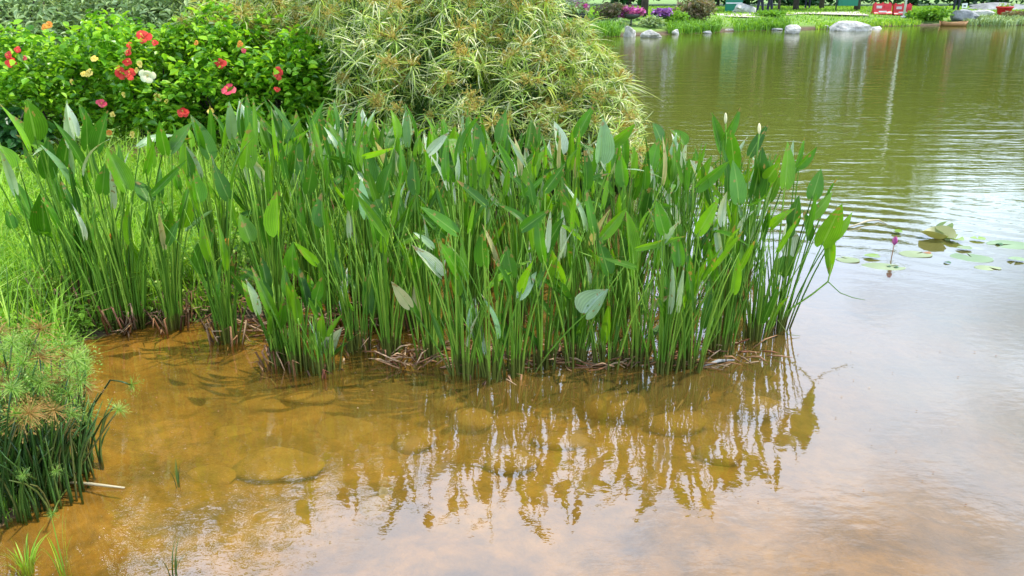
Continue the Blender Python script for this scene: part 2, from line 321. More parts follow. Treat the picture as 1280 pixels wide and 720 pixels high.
dx = mth('SUBTRACT', sx.outputs[0], 2.5); dy = mth('SUBTRACT', sx.outputs[1], 5.6)
r2 = mth('ADD', mth('MULTIPLY', mth('MULTIPLY', dx, dx), 0.7), mth('MULTIPLY', mth('MULTIPLY', dy, dy), 1.6))
ringmask = mth('POWER', 2.718, mth('MULTIPLY', r2, -0.8))
rr = mth('SQRT', mth('ADD', mth('MULTIPLY', mth('SUBTRACT', sx.outputs[0], 1.6), mth('SUBTRACT', sx.outputs[0], 1.6)), mth('MULTIPLY', mth('SUBTRACT', sx.outputs[1], 3.6), mth('SUBTRACT', sx.outputs[1], 3.6))))
ring = mth('MULTIPLY', mth('SINE', mth('ADD', mth('MULTIPLY', rr, 30), mth('MULTIPLY', noise(1.6, 3), 9))), ringmask)
hs = mth('ADD', mth('MULTIPLY', mth('ADD', mth('MULTIPLY', h1, 0.007), mth('ADD', mth('MULTIPLY', h1b, 0.009), mth('MULTIPLY', h1c, 0.005))), mth('MULTIPLY', rip.outputs[0], fade.outputs[0])), mth('ADD', mth('MULTIPLY', h2, 0.0008), mth('MULTIPLY', ring, 0.0010)))
bp = n('ShaderNodeBump'); bp.inputs['Distance'].default_value = 1.0; bp.inputs['Strength'].default_value = 1.0; l(hs, bp.inputs['Height'])
dt = n('ShaderNodeVectorMath'); dt.operation = 'DOT_PRODUCT'; l(g.outputs['Incoming'], dt.inputs[0]); l(bp.outputs[0], dt.inputs[1])
F0 = 0.165                                                   # Schlick reflectance, the same from either side of the sheet
refl = mth('ADD', F0, mth('MULTIPLY', 1-F0, mth('POWER', mth('SUBTRACT', 1.0, mth('ABSOLUTE', dt.outputs['Value']), True), 4.2)))
gl = n('ShaderNodeBsdfGlossy'); gl.inputs['Roughness'].default_value = 0.015; l(bp.outputs[0], gl.inputs['Normal'])
tr = n('ShaderNodeBsdfTransparent'); tr.inputs[0].default_value = (1.0, 0.92, 0.60, 1)
df = n('ShaderNodeBsdfDiffuse')
dk = mth('SUBTRACT', 1.0, mth('POWER', 2.718, mth('MULTIPLY', at.outputs['Fac'], -2.6)), True)
mc = ramp(t, at.outputs['Fac'], [(0.10, (0.27, 0.150, 0.020)), (0.20, (0.20, 0.128, 0.032)), (0.38, (0.155, 0.145, 0.055)), (0.8, (0.155, 0.175, 0.028))])
l(mc, df.inputs[0])
body = n('ShaderNodeMixShader'); l(dk, body.inputs[0]); l(tr.outputs[0], body.inputs[1]); l(df.outputs[0], body.inputs[2])
ms = n('ShaderNodeMixShader'); l(refl, ms.inputs[0]); l(body.outputs[0], ms.inputs[1]); l(gl.outputs[0], ms.inputs[2]); l(ms.outputs[0], out.inputs[0])
tag(obj('water', np.stack([X2, Y2, np.zeros_like(X2)], -1).reshape(-1, 3), Fw, m, attr={'depth': dep.ravel()}), kind='structure')

# ------------------------------------------------------------------ leaf clouds
def leafcloud(pos, size, up=0.5, asp=0.5, fold=0.12, dirs=None, R=rng):
    """one small folded leaf (6 corners) at every position"""
    pos = np.asarray(pos, float); k = len(pos)
    nrm = R.normal(size=(k, 3)); nrm[:, 2] = np.abs(nrm[:, 2])+up*2; nrm /= np.linalg.norm(nrm, axis=1)[:, None]
    d = R.normal(size=(k, 3)) if dirs is None else dirs + 0.3*R.normal(size=(k, 3))
    d -= (d*nrm).sum(1)[:, None]*nrm; d /= np.linalg.norm(d, axis=1)[:, None]
    s = np.cross(nrm, d); L = (size*(0.6+0.8*R.random(k)))[:, None]; Wd = L*asp*0.5
    P = [pos, pos+d*L*.33+s*Wd+nrm*L*fold, pos+d*L*.70+s*Wd*.75+nrm*L*fold*.7, pos+d*L-nrm*L*.08, pos+d*L*.70-s*Wd*.75+nrm*L*fold*.7, pos+d*L*.33-s*Wd+nrm*L*fold]
    v = np.stack(P, 1).reshape(-1, 3); b = np.arange(k)[:, None]*6
    f = np.concatenate([b+np.array([[0, 1, 2, 3]]), b+np.array([[0, 3, 4, 5]])], 0)
    return v, f
def blades(base, length, width, lean=0.35, R=rng, seg=2):
    """grass blades, each a tapering bent strip"""
    base = np.asarray(base, float); k = len(base)
    a = R.random(k)*2*PI; ln = lean*(0.3+R.random(k)); L = length*(0.55+0.8*R.random(k))
    o = np.stack([np.cos(a), np.sin(a), 0*a], 1); sd = np.stack([-np.sin(a+.6), np.cos(a+.6), 0*a], 1)*width*(0.6+.7*R.random(k))[:, None]/2
    up = np.array((0, 0, 1.0))
    p0 = base; p1 = base+(up*0.6+o*(ln*.35)[:, None])*L[:, None]; p2 = base+(up*(1-ln*.35)[:, None]+o*ln[:, None])*L[:, None]
    v = np.stack([p0-sd, p0+sd, p1-sd*.8, p1+sd*.8, p2], 1).reshape(-1, 3); b = np.arange(k)[:, None]*5
    q = b+np.array([[0, 1, 3, 2]]); t3 = b+np.array([[2, 3, 4]])
    return v, q.tolist()+t3.tolist()
def blob_points(k, c, r, shell=0.55, lumps=9, R=rng, zmin=None):
    """points through a lumpy crown made of several overlapping clumps, with gaps between them"""
    c = np.asarray(c, float); r = np.asarray(r, float)
    lc = R.normal(size=(lumps, 3)); lc /= np.linalg.norm(lc, axis=1)[:, None]; lc *= ((0.25 if lumps < 40 else .4)+0.5*R.random(lumps))[:, None]
    lr = (0.34+0.22*R.random(lumps))*(1 if lumps < 40 else .68)
    w_ = R.integers(0, lumps, k); d = R.normal(size=(k, 3)); d /= np.linalg.norm(d, axis=1)[:, None]
    rad = (shell+(1-shell)*R.random(k))*lr[w_]
    p = (lc[w_]+d*rad[:, None])*r+c
    if zmin is not None: p = p[p[:, 2] > zmin]
    return p

# ------------------------------------------------------------------ pickerelweed
TR = [0, .07, .2, .38, .56, .72, .86, .95, 1]; TW = [.62, .88, 1, .97, .80, .55, .29, .11, .015]
def blade_geo(base, T, Nn, L, Wd, curl=0.1, fold=0.35):
    T = unit(T); Nn = unit(Nn-np.dot(Nn, T)*T); S = np.cross(T, Nn); v = []; uv = []
    for t_, w_ in zip(TR, TW):
        c = base+T*L*t_*(1-0.12*abs(curl)*t_)-Nn*curl*L*t_*t_
        for u in (-1, -.5, 0, .5, 1):
            sh = 0
            if t_ == 0: sh = -(.10 if abs(u) == .5 else .05 if abs(u) == 1 else 0)*L
            hw = w_*Wd*.5
            v.append(c+T*sh+S*u*hw+Nn*(fold*abs(u)**1.4*hw + 0.02*L*math.sin(t_*9+u*2)*abs(u)*.3)); uv.append((.5+u*.5, t_))
    f = [(r*5+k, r*5+k+1, (r+1)*5+k+1, (r+1)*5+k) for r in range(len(TR)-1) for k in range(4)]
    return v, f, uv
class Clump:
    def __init__(s, px, py, row):
        s.p = G(px, py); s.p[2] = min(0.0, float(hgt(s.p[0], s.p[1])))-0.01 if sdist(s.p[0], s.p[1]) < 0 else float(hgt(s.p[0], s.p[1]))-.01
        s.px, s.py, s.row = px, py, row; s.n = 0; s.o = None; s.roots = []
CL = []
front = [(72, 398), (104, 402), (122, 404), (147, 413), (169, 409), (218, 409), (285, 425), (352, 452), (378, 461), (407, 464), (447, 437), (486, 441),
         (540, 447), (582, 468), (612, 470), (642, 466), (680, 457), (719, 453), (758, 456), (797, 455), (830, 461), (862, 458), (900, 440), (944, 423), (966, 411)]
for a in front: CL.append(Clump(*a, 0))
rows = [(1, 408, 320, 930, 10), (2, 380, 235, 945, 11), (3, 352, 300, 950, 10), (4, 327, 350, 950, 9), (5, 306, 400, 940, 7)]
for r, py, xa, xb, k in rows:
    for i in range(k):
        CL.append(Clump(xa+(xb-xa)*(i+.5)/k+U(-14, 14), py+U(-8, 8), r))
for i, c in enumerate(CL):
    c.o = thing('pickerelweed', c.p, '', 'pickerelweed', 'pickerelweed clumps standing in the shallow water')
def add_leaf(c, base, tip, Wd, Nn, m=None, curl=0.1, kink=None, label=None, name='leaf', lower=False):
    o0 = c.p; loc = lambda q: np.asarray(q)-o0
    L = np.linalg.norm(tip-base); T = (tip-base)/L
    v, f, uv = blade_geo(loc(base), T, Nn, L, Wd, curl, U(.1, .95))
    lf = obj(name, v, f, m or M_blade, c.o, True, uv)
    if label: lf['label'] = label
    hd = base-o0; a = math.atan2(hd[1], hd[0])+U(-.7, .7); rr_ = abs(U(0.0, .05))
    root = np.array((math.cos(a)*rr_, math.sin(a)*rr_, -.02))
    end = loc(base)
    ctrl = root+np.array((hd[0]*.25, hd[1]*.25, max(.12, hd[2]*.58)))
    if kink is not None:
        pts = bez(root, (root+loc(kink))/2+np.array((0, 0, .03)), loc(kink), 5)[:-1]+[loc(kink), (loc(kink)*.4+end*.6), end]
    else: pts = bez(root, ctrl, end, 8)
    pts = pts+[end+T*L*.07]
    k = len(pts); r0 = U(.0045, .0066)
    rad = [r0*(1-.55*i/(k-1)) for i in range(k)]; rad[0] *= 1.35
    tv, tf = tube(pts, rad, 5)
    obj('stalk', tv, tf, M_stalk, lf); c.n += 1
    return lf
SUNV = np.array(SUN)
def facing(base, T, pale, amt=1.0):
    cd = unit(np.array((0, 0, CAM_H))-base)
    nn = unit(cd+SUNV) if pale else cd
    nn = unit(nn-np.dot(nn, T)*T); S = np.cross(T, nn)
    a = U(-.25, .25) if pale else U(-.85, .85)*amt
    return nn*math.cos(a)+S*math.sin(a)
# leaves measured one by one: blade base x,y, tip x,y, width (pixels), look, optional clump index
LV = [(44,173,36,124,20),(42,178,19,142,8),(80,204,89,158,16),(60,220,60,173,16),(11,208,-4,178,16),(109,184,109,138,12),(122,186,133,138,14),
(38,269,18,224,13),(56,289,51,238,16),(158,235,133,182,20),(109,313,98,271,18),(173,338,158,293,17),(207,191,198,151,12),(215,187,242,153,12),
(238,218,229,178,14),(15,284,9,262,11),(307,207,312,152,19),(285,247,267,205,16),(262,195,242,140,18),(247,250,242,215,15),(347,292,347,237,17),
(260,340,262,285,20),(312,300,300,265,19),(340,182,325,145,15),(312,370,287,337,11,'',6),(400,385,375,345,15,'',9),(362,455,342,405,15,'',7),(410,440,427,410,14,'p',9),
(367,340,362,305,14),(457,270,450,222,13,'p'),(462,225,455,180,17),(370,195,375,150,15),(415,165,412,132,14,'p'),(462,390,460,335,17,'',11),
(569,290,526,256,14,'p'),(540,310,518,288,8,'p'),(550,344,514,306,14,'p'),(512,383,489,351,14,'w',13),(574,344,550,300,15),(650,371,671,339,14,'p'),
(606,232,603,181,15),(640,213,620,174,9),(659,183,667,147,13,'p'),(657,234,679,183,18),(654,286,688,261,13),(606,256,569,225,10),(496,181,523,157,10,'p'),
(540,205,533,166,14,'p'),(565,208,569,154,17),(625,176,633,137,14),(733,392,760,361,31,'P',15),(721,171,743,130,14),(750,200,755,147,22,'p'),
(765,179,794,154,13),(826,176,819,152,13,'p'),(853,181,838,159,11,'p'),(874,232,862,200,18,'p'),(872,234,913,200,13),(901,188,889,140,12),(904,174,930,135,10),
(918,208,913,159,16),(923,251,921,198,19),(938,193,960,154,12),(942,242,957,183,20),(913,332,918,281,18),(874,290,899,247,15),(721,281,700,237,14),
(753,295,784,259,14),(789,324,782,261,15),(799,310,860,295,8),(896,349,882,300,10),(680,315,704,271,17),(682,237,709,203,13),(814,385,838,368,8,'w',19),
(981,232,989,176,16,'',24),(994,213,1006,171,6,'',24),(999,208,1022,183,9,'',24),(1015,247,1028,210,17,'',24),(1015,271,1045,239,12,'',24),
(1028,305,1053,254,22,'',24),(1042,298,1069,266,10,'',24),(986,317,986,276,22,'P',24),(991,281,998,244,15,'',24),(976,343,989,312,22,'',24),(1010,300,1008,262,10,'p',24),
(960,223,974,203,14),(128,240,132,205,15),(185,250,170,222,15,'p'),(200,300,214,262,14),(225,280,232,240,13),(110,160,98,128,9,'p'),(94,168,84,128,9,'p'),
(290,170,286,126,11,'p'),(302,160,300,124,10,'p'),(395,175,400,135,16,'p'),(368,215,372,170,18,'p'),(520,240,515,195,15),(470,300,462,262,15),(500,320,495,280,14),
(605,330,600,290,16),(640,345,632,305,16),(700,350,690,312,15),(760,340,748,300,16),(830,290,820,250,15),(850,330,846,290,15),(815,210,822,170,15),(780,230,776,190,16),
(700,190,694,150,15,'p'),(590,190,596,150,15),(480,240,488,200,14),(430,210,425,170,16),(440,260,446,215,16),(405,280,398,240,15),(385,240,392,200,15)]
def pick(bx, by, row_pref=None):
    best, bc = 1e9, None
    for c in CL:
        d = c.p[1]; q = V(bx, by, d); z = q[2]
        if z < .30 or z > 1.0: continue
        s_ = abs(q[0]-c.p[0])*1.4 + abs(z-.74)*.8 + c.n*.035 + U(0, .12)
        if s_ < best: best, bc = s_, c
    return bc
for e in LV:
    bx, by, tx, ty, wp = e[:5]; look = e[5] if len(e) > 5 else ''
    c = CL[e[6]] if len(e) > 6 else pick(bx, by)
    if c is None: continue
    d = c.p[1]+U(-.08, .08); b0 = V(bx, by, d); t0 = V(tx, ty, d+U(-.06, .08)*(1 if look else .8))
    T = unit(t0-b0); nn = facing(b0, T, look in ('p', 'P'))
    cosf = max(.55, abs(np.dot(nn, unit(np.array((0, 0, CAM_H))-b0))))
    Wd = wp*np.linalg.norm(b0-np.array((0, 0, CAM_H)))/FPX/cosf*1.05
    add_leaf(c, b0, t0, Wd, nn, M_wither if look == 'w' else M_paleglint if look == 'P' or (look == 'p' and random.random() < .5) else None, U(-.05, .18),
             label={'w': 'yellowing withered leaf', 'P': 'broad pale leaf, silvery glint put into its colour'}.get(look))
# the two leaves that hang or lean out over the open water at the right edge
c = CL[24]; d = c.p[1]
b0 = V(1037, 300, d); add_leaf(c, b0, V(1037, 347, d-.02), .053, facing(b0, np.array((0, 0, -1.)), False, .2), curl=.02)
kk = V(1035, 352, d-.05); p0 = c.p
pts = [np.array((0.01, 0, -.02))]+[V(x, y, d-.05)-p0 for x, y in ((985, 388), (1015, 368), (1035, 352))]
v, f = tube(pts+[V(1040, 330, d-.05)-p0], [.006, .005, .0045, .004, .002], 5); obj('stalk', v, f, M_stalk, c.o)
v, f = tube([V(x, y, d-.05)-p0 for x, y in ((1035, 352), (1050, 366), (1066, 372), (1081, 375))], [.003, .0022, .002, .001], 5); tag(obj('broken_stalk', v, f, M_stalk, c.o), 'thin kinked stalk ending in a dry yellow tip')
v, f = tube([V(x, y, d-.1)-p0 for x, y in ((972, 400), (985, 418), (1000, 420))], [.003, .0022, .001], 5); obj('broken_stalk', v, f, M_stalk, c.o)
# filling leaves
lit = MB()
for i, c in enumerate(CL):
    left = c.px < 260 and c.row == 0
    want = 13 if left else (11 if c.row == 0 else 14)
    if c.px < 90: want = 6
    if i == 24: want = c.n+1
    while c.n < want:
        hmax = (1.0 if not left else .98) if c.row else (.86 if not left else .98)
        if 7 <= i <= 9: hmax = .50
        z = hmax*U(.33, .97) if c.row == 0 and not left else hmax*U(.45, .99)
        z = min(z, CAM_H - c.p[1]*math.tan(PITCH-math.atan((360-(168 if c.px > 300 else 185))/FPX)) ) if c.px > 250 else z
        a = U(0, 2*PI); sp_ = U(.03, .27)*(z/.8)
        if c.px > 900: sp_ *= .8
        b0 = c.p+np.array((math.cos(a)*sp_, math.sin(a)*sp_, z-max(0, c.p[2])))
        L = U(.12, .245)*(0.85 if 7 <= i <= 9 else 1); tilt = abs(random.gauss(0, .36))
        if random.random() < .10: tilt = U(.8, 1.5)
        a2_ = a+U(-.9, .9); T = np.array((math.cos(a2_)*math.sin(tilt), math.sin(a2_)*math.sin(tilt), math.cos(tilt)))
        yaw = U(0, 2*PI); nn = np.array((math.cos(yaw), math.sin(yaw), .25)) if random.random() < .3 else facing(b0, T, random.random() < .55)
        wd = U(.024, .050)*(1 if random.random() < .8 else .6); mm_ = M_paleglint if random.random() < .17 else None
        if random.random() < .015: mm_ = M_wither
        add_leaf(c, b0, b0+T*L, wd, nn, mm_, U(-.2, .55))
    # young stalks without an open leaf, and the sheaths round the foot of the clump
    sm = MB()
    for k in range(19 if c.px > 110 else 4):
        a = U(0, 2*PI); r_ = U(.0, .06); h = U(.3, .85)*(0.6 if 7 <= i <= 9 else 1); sp_ = U(.05, .34)*h
        root = np.array((math.cos(a)*r_, math.sin(a)*r_, -.02)); end = np.array((math.cos(a)*sp_, math.sin(a)*sp_, h))
        v, f = tube(bez(root, root+np.array((0, 0, h*.55)), end, 6), [U(.005, .007), .0052, .0048, .004, .003, .0012], 5); sm.add(v, f)
    tag(sm.out('young_stalks', M_stalk, c.o), kind='stuff')
    sm = MB()
    for k in range(16):
        a = U(0, 2*PI); r_ = U(.02, .09); h = U(.03, .20)
        root = np.array((math.cos(a)*r_, math.sin(a)*r_, -.01)); q = root+np.array((math.cos(a)*U(0, .08), math.sin(a)*U(0, .08), h)); e2 = q+np.array((U(-.06, .06), U(-.06, .06), U(-.06, .02)))
        v, f = tube([root, q, e2], [.006, .0045, .001], 4); sm.add(v, f)
    tag(sm.out('dead_sheaths', M_litter, c.o), 'reddish brown dead sheaths round the foot', kind='stuff')
# flower buds
for (x, y, i) in ((907, 148, 22), (949, 161, 23)):
    c = min(CL, key=lambda c: abs(V(x, y, c.p[1])[0]-c.p[0])+abs(V(x, y, c.p[1])[2]-.9)*2)
    top = V(x, y-7, c.p[1])-c.p; bot = V(x, y+7, c.p[1])-c.p
    v, f = tube([bot, bot*.75+top*.25, (bot+top)/2, top*.85+bot*.15, top], [.004, .008, .010, .007, .002], 8); fb = obj('flower_bud', v, f, M_petcream, c.o)
    v, f = tube(bez(np.array((0, 0, 0.)), np.array((0, 0, bot[2]*.6)), bot+np.array((0, 0, .005)), 7), [.005]*7, 5); obj('stalk', v, f, M_stalk, fb)
# labels of the clumps
FL = ['sparse pickerelweed clump leaning left at the far left end of the bed', 'pickerelweed clump on the muddy edge with tall stalks fanning to the far left',
 'pickerelweed clump with slanting dark stalks over red-brown litter', 'pickerelweed clump standing at the left corner where bank meets muddy water',
 'tall upright pickerelweed clump just right of the left corner, reddish litter at its foot', 'pickerelweed clump with a thick straight foot, last before the gap of pale litter',
 'pickerelweed clump standing alone between the pale straw litter and the short clumps', 'short pickerelweed clump with a low leaf near the water, left of three short ones',
 'short pickerelweed clump, middle one of the three low ones at the front', 'short pickerelweed clump with a pale drooping leaf, right of three short ones',
 'pickerelweed clump set slightly back, just right of the three short ones', 'dense pickerelweed clump with a dark foot, just left of the yellow leaf',
 'pickerelweed clump at the front edge behind the stalk of the yellow leaf', 'frontmost pickerelweed clump bearing the yellowing withered leaf on its left',
 'frontmost pickerelweed clump of the middle, directly right of the one with the yellow leaf', 'frontmost pickerelweed clump whose long stalk carries the broad pale leaf',
 'pickerelweed clump at the front edge, below and left of the broad pale leaf', 'pickerelweed clump at the front edge, directly below the broad pale leaf',
 'pickerelweed clump at the front edge, just right of the broad pale leaf', 'pickerelweed clump at the front edge with a small yellowed leaf on its right',
 'pickerelweed clump at the front edge with stalks fanning right, beside the floating twig', 'pickerelweed clump at the front right corner, beside the floating grey twig',
 'pickerelweed clump set back round the right corner of the bed', 'pickerelweed clump near the right end, its dark stalks leaning right over the lake',
 'pickerelweed clump at the right end with leaves reaching out over open water']
ORD = ['first', 'second', 'third', 'fourth', 'fifth', 'sixth', 'seventh', 'eighth', 'ninth', 'tenth', 'eleventh']
RN = ['', 'second', 'third', 'fourth', 'fifth', 'rearmost']
for i, c in enumerate(CL):
    if c.row == 0: c.o['label'] = FL[i]
for r in range(1, 6):
    cs = sorted([c for c in CL if c.row == r], key=lambda c: c.px)
    for k, c in enumerate(cs):
        c.o['label'] = 'green pickerelweed clump, %s from the left in the %s row of the bed' % (ORD[k], RN[r])

# dead straw at the edge of the bank between the clumps
sm = MB()
for k in range(950):
    x = random.choice([U(70, 250), U(90, 300), U(300, 470), U(480, 960), U(480, 900)]); y = (U(372, 405) if x < 300 else U(385, 432)) if x < 480 else U(430, 462)
    q = G(x, y); q[2] = max(0, float(hgt(q[0], q[1])))+U(.0, .05 if x < 480 else .015); a = U(0, 2*PI); L = U(.04, .16)
    d_ = np.array((math.cos(a), math.sin(a)*.6, U(-.15, .6)))*L
    v, f = tube([q, q+d_*.5+np.array((0, 0, U(-.01, .02))), q+d_], [.003, .004, .0015], 4); sm.add(v, f)
tag(sm.out('dead_litter', M_litter), 'tangled red-brown and straw-coloured dead stalks at the foot of the pickerelweed', 'dead stalks', kind='stuff')

# ------------------------------------------------------------------ umbrella sedge
def umbel_geo(kind):
    mb = MB(); k = random.randint(11, 19)
    for i in range(k):
        a = U(0, 2*PI); L = U(.05, .23); el = U(-.5, 1.1); w_ = U(.0026, .0050)
        o = np.array((math.cos(a), math.sin(a), 0)); s = np.array((-math.sin(a), math.cos(a), 0)); v = []
        for j, tt in enumerate((0, .25, .5, .75, 1)):
            c = o*L*tt*math.cos(el*(1-tt*.6))+np.array((0, 0, 1))*L*(math.sin(el)*tt-.75*tt*tt*(.4+.6*U(.9, 1)))
            ww = w_*(.6, 1, .95, .7, .08)[j]; v += [c-s*ww, c+s*ww]
        mb.add(v, [(2*j, 2*j+1, 2*j+3, 2*j+2) for j in range(4)])
    return mb
def spray_geo():
    mb = MB()
    for i in range(26):
        a = U(0, 2*PI); el = U(.2, 1.4); L = U(.03, .075); d_ = np.array((math.cos(a)*math.cos(el), math.sin(a)*math.cos(el), math.sin(el)))*L
        s = unit(np.cross(d_, (0.2, .3, 1)))*.0016; mb.add([-s, s, d_+s, d_-s], [(0, 1, 2, 3)])
        for j in range(4):
            e_ = d_+np.array((U(-1, 1), U(-1, 1), U(-.4, 1)))*.014; n_ = unit(np.cross(e_-d_, (0, .4, 1)))*.003
            mb.add([d_, (d_+e_)/2+n_, e_, (d_+e_)/2-n_], [(0, 1, 2, 3)])
    return mb
UM = []; SP = []
for i in range(16):
    mb = umbel_geo(0); UM.append(mesh('umbel', mb.v, mb.f, M_sedge, False))
for i in range(4):
    mb = spray_geo(); SP.append(mesh('flower_spray', mb.v, mb.f, M_seddry, False))
def top_z(x):                               # outline of the mound, metres
    xs = [-2.6, -1.9, -1.2, 0.0, .30, .52, .72, .90, 1.04]; zs = [1.5, 1.68, 1.85, 1.8, 1.60, 1.38, 1.14, .95, .72]
    z_ = float(np.interp(x, xs, zs)); return z_*(1+.05*math.sin(x*11)+.03*math.sin(x*23+1))
def _unused(x):
    xs = [0, 1]; zs = [0, 1]
    return float(np.interp(x, xs, zs))
SED = []
for k, (x, y, lb) in enumerate([(-2.5, 7.9, 'brownish umbrella sedge clump rising behind the right end of the hibiscus'), (-1.75, 7.6, 'tall umbrella sedge clump just right of the hibiscus flowers'),
    (-1.25, 6.7, 'umbrella sedge clump arching beside the rightmost coral hibiscus flower'), (-.85, 7.5, 'tall umbrella sedge clump left of the middle of the sedge mound'), (-.55, 6.5, 'pale umbrella sedge clump at the front left of the mound'),
    (-.05, 7.3, 'tallest umbrella sedge clump in the middle of the mound'), (.1, 6.4, 'pale umbrella sedge clump at the front middle of the mound, with brown sprays'), (.45, 6.9, 'umbrella sedge clump on the shoulder of the mound right of the middle'),
    (.62, 6.3, 'umbrella sedge clump at the front right of the mound, just above the pickerelweed'), (.85, 6.7, 'drooping umbrella sedge clump at the right end of the mound, over the lake')]):
    z = max(0, float(hgt(x, y))); SED.append((x, y, z, thing('umbrella_sedge', (x, y, z), lb, 'umbrella sedge', 'umbrella sedge clumps in the mound behind the pickerelweed')))
cnt = {}
tries = 0; nh = 0
while nh < 1600 and tries < 26000:
    tries += 1
    x = U(-2.7, 1.03) if random.random() < .75 else U(-.6, 1.03); tz = top_z(x); z = tz*(1-abs(random.gauss(0, .28))) if random.random() < .5 else U(.28, 1)*tz
    if z < .34 or z > tz+.08: continue
    fy = (1-(z/tz)**2.2)
    y = (7.2 if x < -1.5 else 6.75) - .95*fy*(1 if x > -1.5 else .6) + U(-.18, .35)
    if x > .8 and y < 5.9: continue
    if x < -1.35 and z < 1.25: continue
    S_ = min(SED, key=lambda s: abs(s[0]-x)*1.6+abs(s[1]-.3-y)*.7+cnt.get(s[0], 0)*.004)
    if cnt.get(S_[0], 0) > 260: continue
    cnt[S_[0]] = cnt.get(S_[0], 0)+1; nh += 1
    bx, by = U(-.16, .16), U(-.16, .16); end = np.array((x-S_[0], y-S_[1], z-S_[2]))
    pts = bez(np.array((bx, by, -.03)), np.array((bx*1.2+end[0]*.25, by*1.2+end[1]*.2, end[2]*.85)), end, 6)
    v, f = tube(pts, [.0042, .004, .0036, .0033, .003, .0028], 4); cu = obj('culm', v, f, M_culm, S_[3])
    um = link('umbel', random.choice(UM), cu, tuple(end)); T = unit(pts[-1]-pts[-2]); T = unit(T+np.array((U(-.7, .7), U(-.6, .4), .3)))
    q = Vector(T).to_track_quat('Z', 'Y'); um.rotation_mode = 'QUATERNION'; um.rotation_quaternion = q @ Vector((0, 0, 1)).rotation_difference(Vector((0, 0, 1)))
    um.scale = (s_ := U(.42, 1.08), s_*U(.8, 1.1), s_*U(.7, 1.3))
    if random.random() < (.16 if x > -1.4 else .6):
        fs = link('flower_spray', random.choice(SP), cu, tuple(end)); fs.rotation_mode = 'QUATERNION'; fs.rotation_quaternion = q; fs.scale = (U(.8, 1.5),)*3

# ------------------------------------------------------------------ hibiscus
HB = []
specs = [(-3.9, 6.9, .62, .5, 1.38, 'hibiscus bush at the left edge with a bunch of dark red flowers'),
         (-3.15, 7.0, .6, .5, 1.40, 'hibiscus bush with sparse pale yellow buds between the red-flowered ones'),
         (-2.45, 6.95, .6, .5, 1.36, 'hibiscus bush with a column of coral flowers and one cream flower'),
         (-1.85, 6.85, .55, .48, 1.30, 'hibiscus bush with scattered red and pink flowers behind the tall leaves'),
         (-1.45, 6.95, .42, .42, 1.12, 'small hibiscus bush with one coral flower beside the sedge')]
for x, y, rx, ry, top, lb in specs:
    z0 = float(hgt(x, y)); o = thing('hibiscus_bush', (x, y, z0), lb, 'hibiscus', 'hibiscus bushes on the bank'); HB.append((x, y, z0, o))
    H = top-z0; P = blob_points(6000, (0, 0, H*.54), (rx*1.25, ry*1.15, H*.52), .5, 46, zmin=.05)
    v, f = leafcloud(P, .062, .45, .62); tag(obj('foliage', v, f, M_hib, o, False), kind='stuff')
    for k in range(9):
        a = U(0, 2*PI); e_ = np.array((math.cos(a)*rx*U(.3, .8), math.sin(a)*ry*U(.3, .8), H*U(.5, .85)))
        v, f = tube(bez(np.array((U(-.06, .06), U(-.06, .06), -.05)), np.array((e_[0]*.3, e_[1]*.3, e_[2]*.5)), e_, 5), [.014, .011, .009, .006, .003], 5); obj('stem', v, f, M_bark, o)
x, y = -3.95, 6.3; z0 = float(hgt(x, y))
o = thing('broadleaf_shrub', (x, y, z0), 'dark bluish green broad-leaved shrub in shade at the left edge below the red flowers', 'shrub')
v, f = leafcloud(blob_points(900, (0, 0, .26), (.42, .25, .28), .5, 10, zmin=.03), .085, .3, .7); tag(obj('foliage', v, f, M_dark, o, False), kind='stuff')
for k in range(5):
    v, f = tube(bez(np.array((U(-.1, .1), 0, -.05)), np.array((0, 0, .2)), np.array((U(-.35, .35), U(-.2, .2), .45)), 5), [.012, .01, .008, .006, .003], 5); obj('stem', v, f, M_bark, o)
def flower_mesh(m, ruff=False):
    mb = MB()
    for i in range(5 if not ruff else 9):
        a = 2*PI*i/(5 if not ruff else 4.5)+U(-.1, .1); o = np.array((math.cos(a), math.sin(a), 0)); s = np.array((-math.sin(a), math.cos(a), 0)); v = []
        L = U(.7, 1.25)*(1 if i < 5 else .7)
        for j, tt in enumerate((.05, .35, .7, 1)):
            ww = (.08, .36, .52, .34)[j]; zc = (.0, .22, .34, .22)[j]+(.15 if i > 4 else 0)
            for u in (-1, 0, 1): v.append(o*L*tt*(1 if u == 0 or j < 3 else .9)+s*u*ww+np.array((0, 0, zc+(.07 if u and i % 2 else -.05 if u else 0)+U(-.09, .09))))
        mb.add(v, [(j*3+k, j*3+k+1, j*3+k+4, j*3+k+3) for j in range(3) for k in range(2)])
    return mesh('flower', mb.v, mb.f, m, True)
mb = MB(); v, f = tube([(0, 0, 0), (.03, 0, .4), (.06, 0, .85)], [.05, .045, .04], 5); mb.add(v, f)
for k in range(12):
    a = U(0, 6.28); p_ = np.array((.05+math.cos(a)*.1, math.sin(a)*.1, U(.55, .9))); v, f = box(p_[0]-.03, p_[0]+.03, p_[1]-.03, p_[1]+.03, p_[2]-.03, p_[2]+.03); mb.add(v, f)
STA = mesh('stamen', mb.v, mb.f, M_petyel, False)
FM = {k: [flower_mesh(m, r) for r in (False, True, False, True)] for k, m in dict(r=M_petred, p=M_petpink, y=M_petyel, o=M_petora, c=M_petcream).items()}
NM = dict(r='coral red', p='deep pink', y='yellow', o='orange', c='cream white')
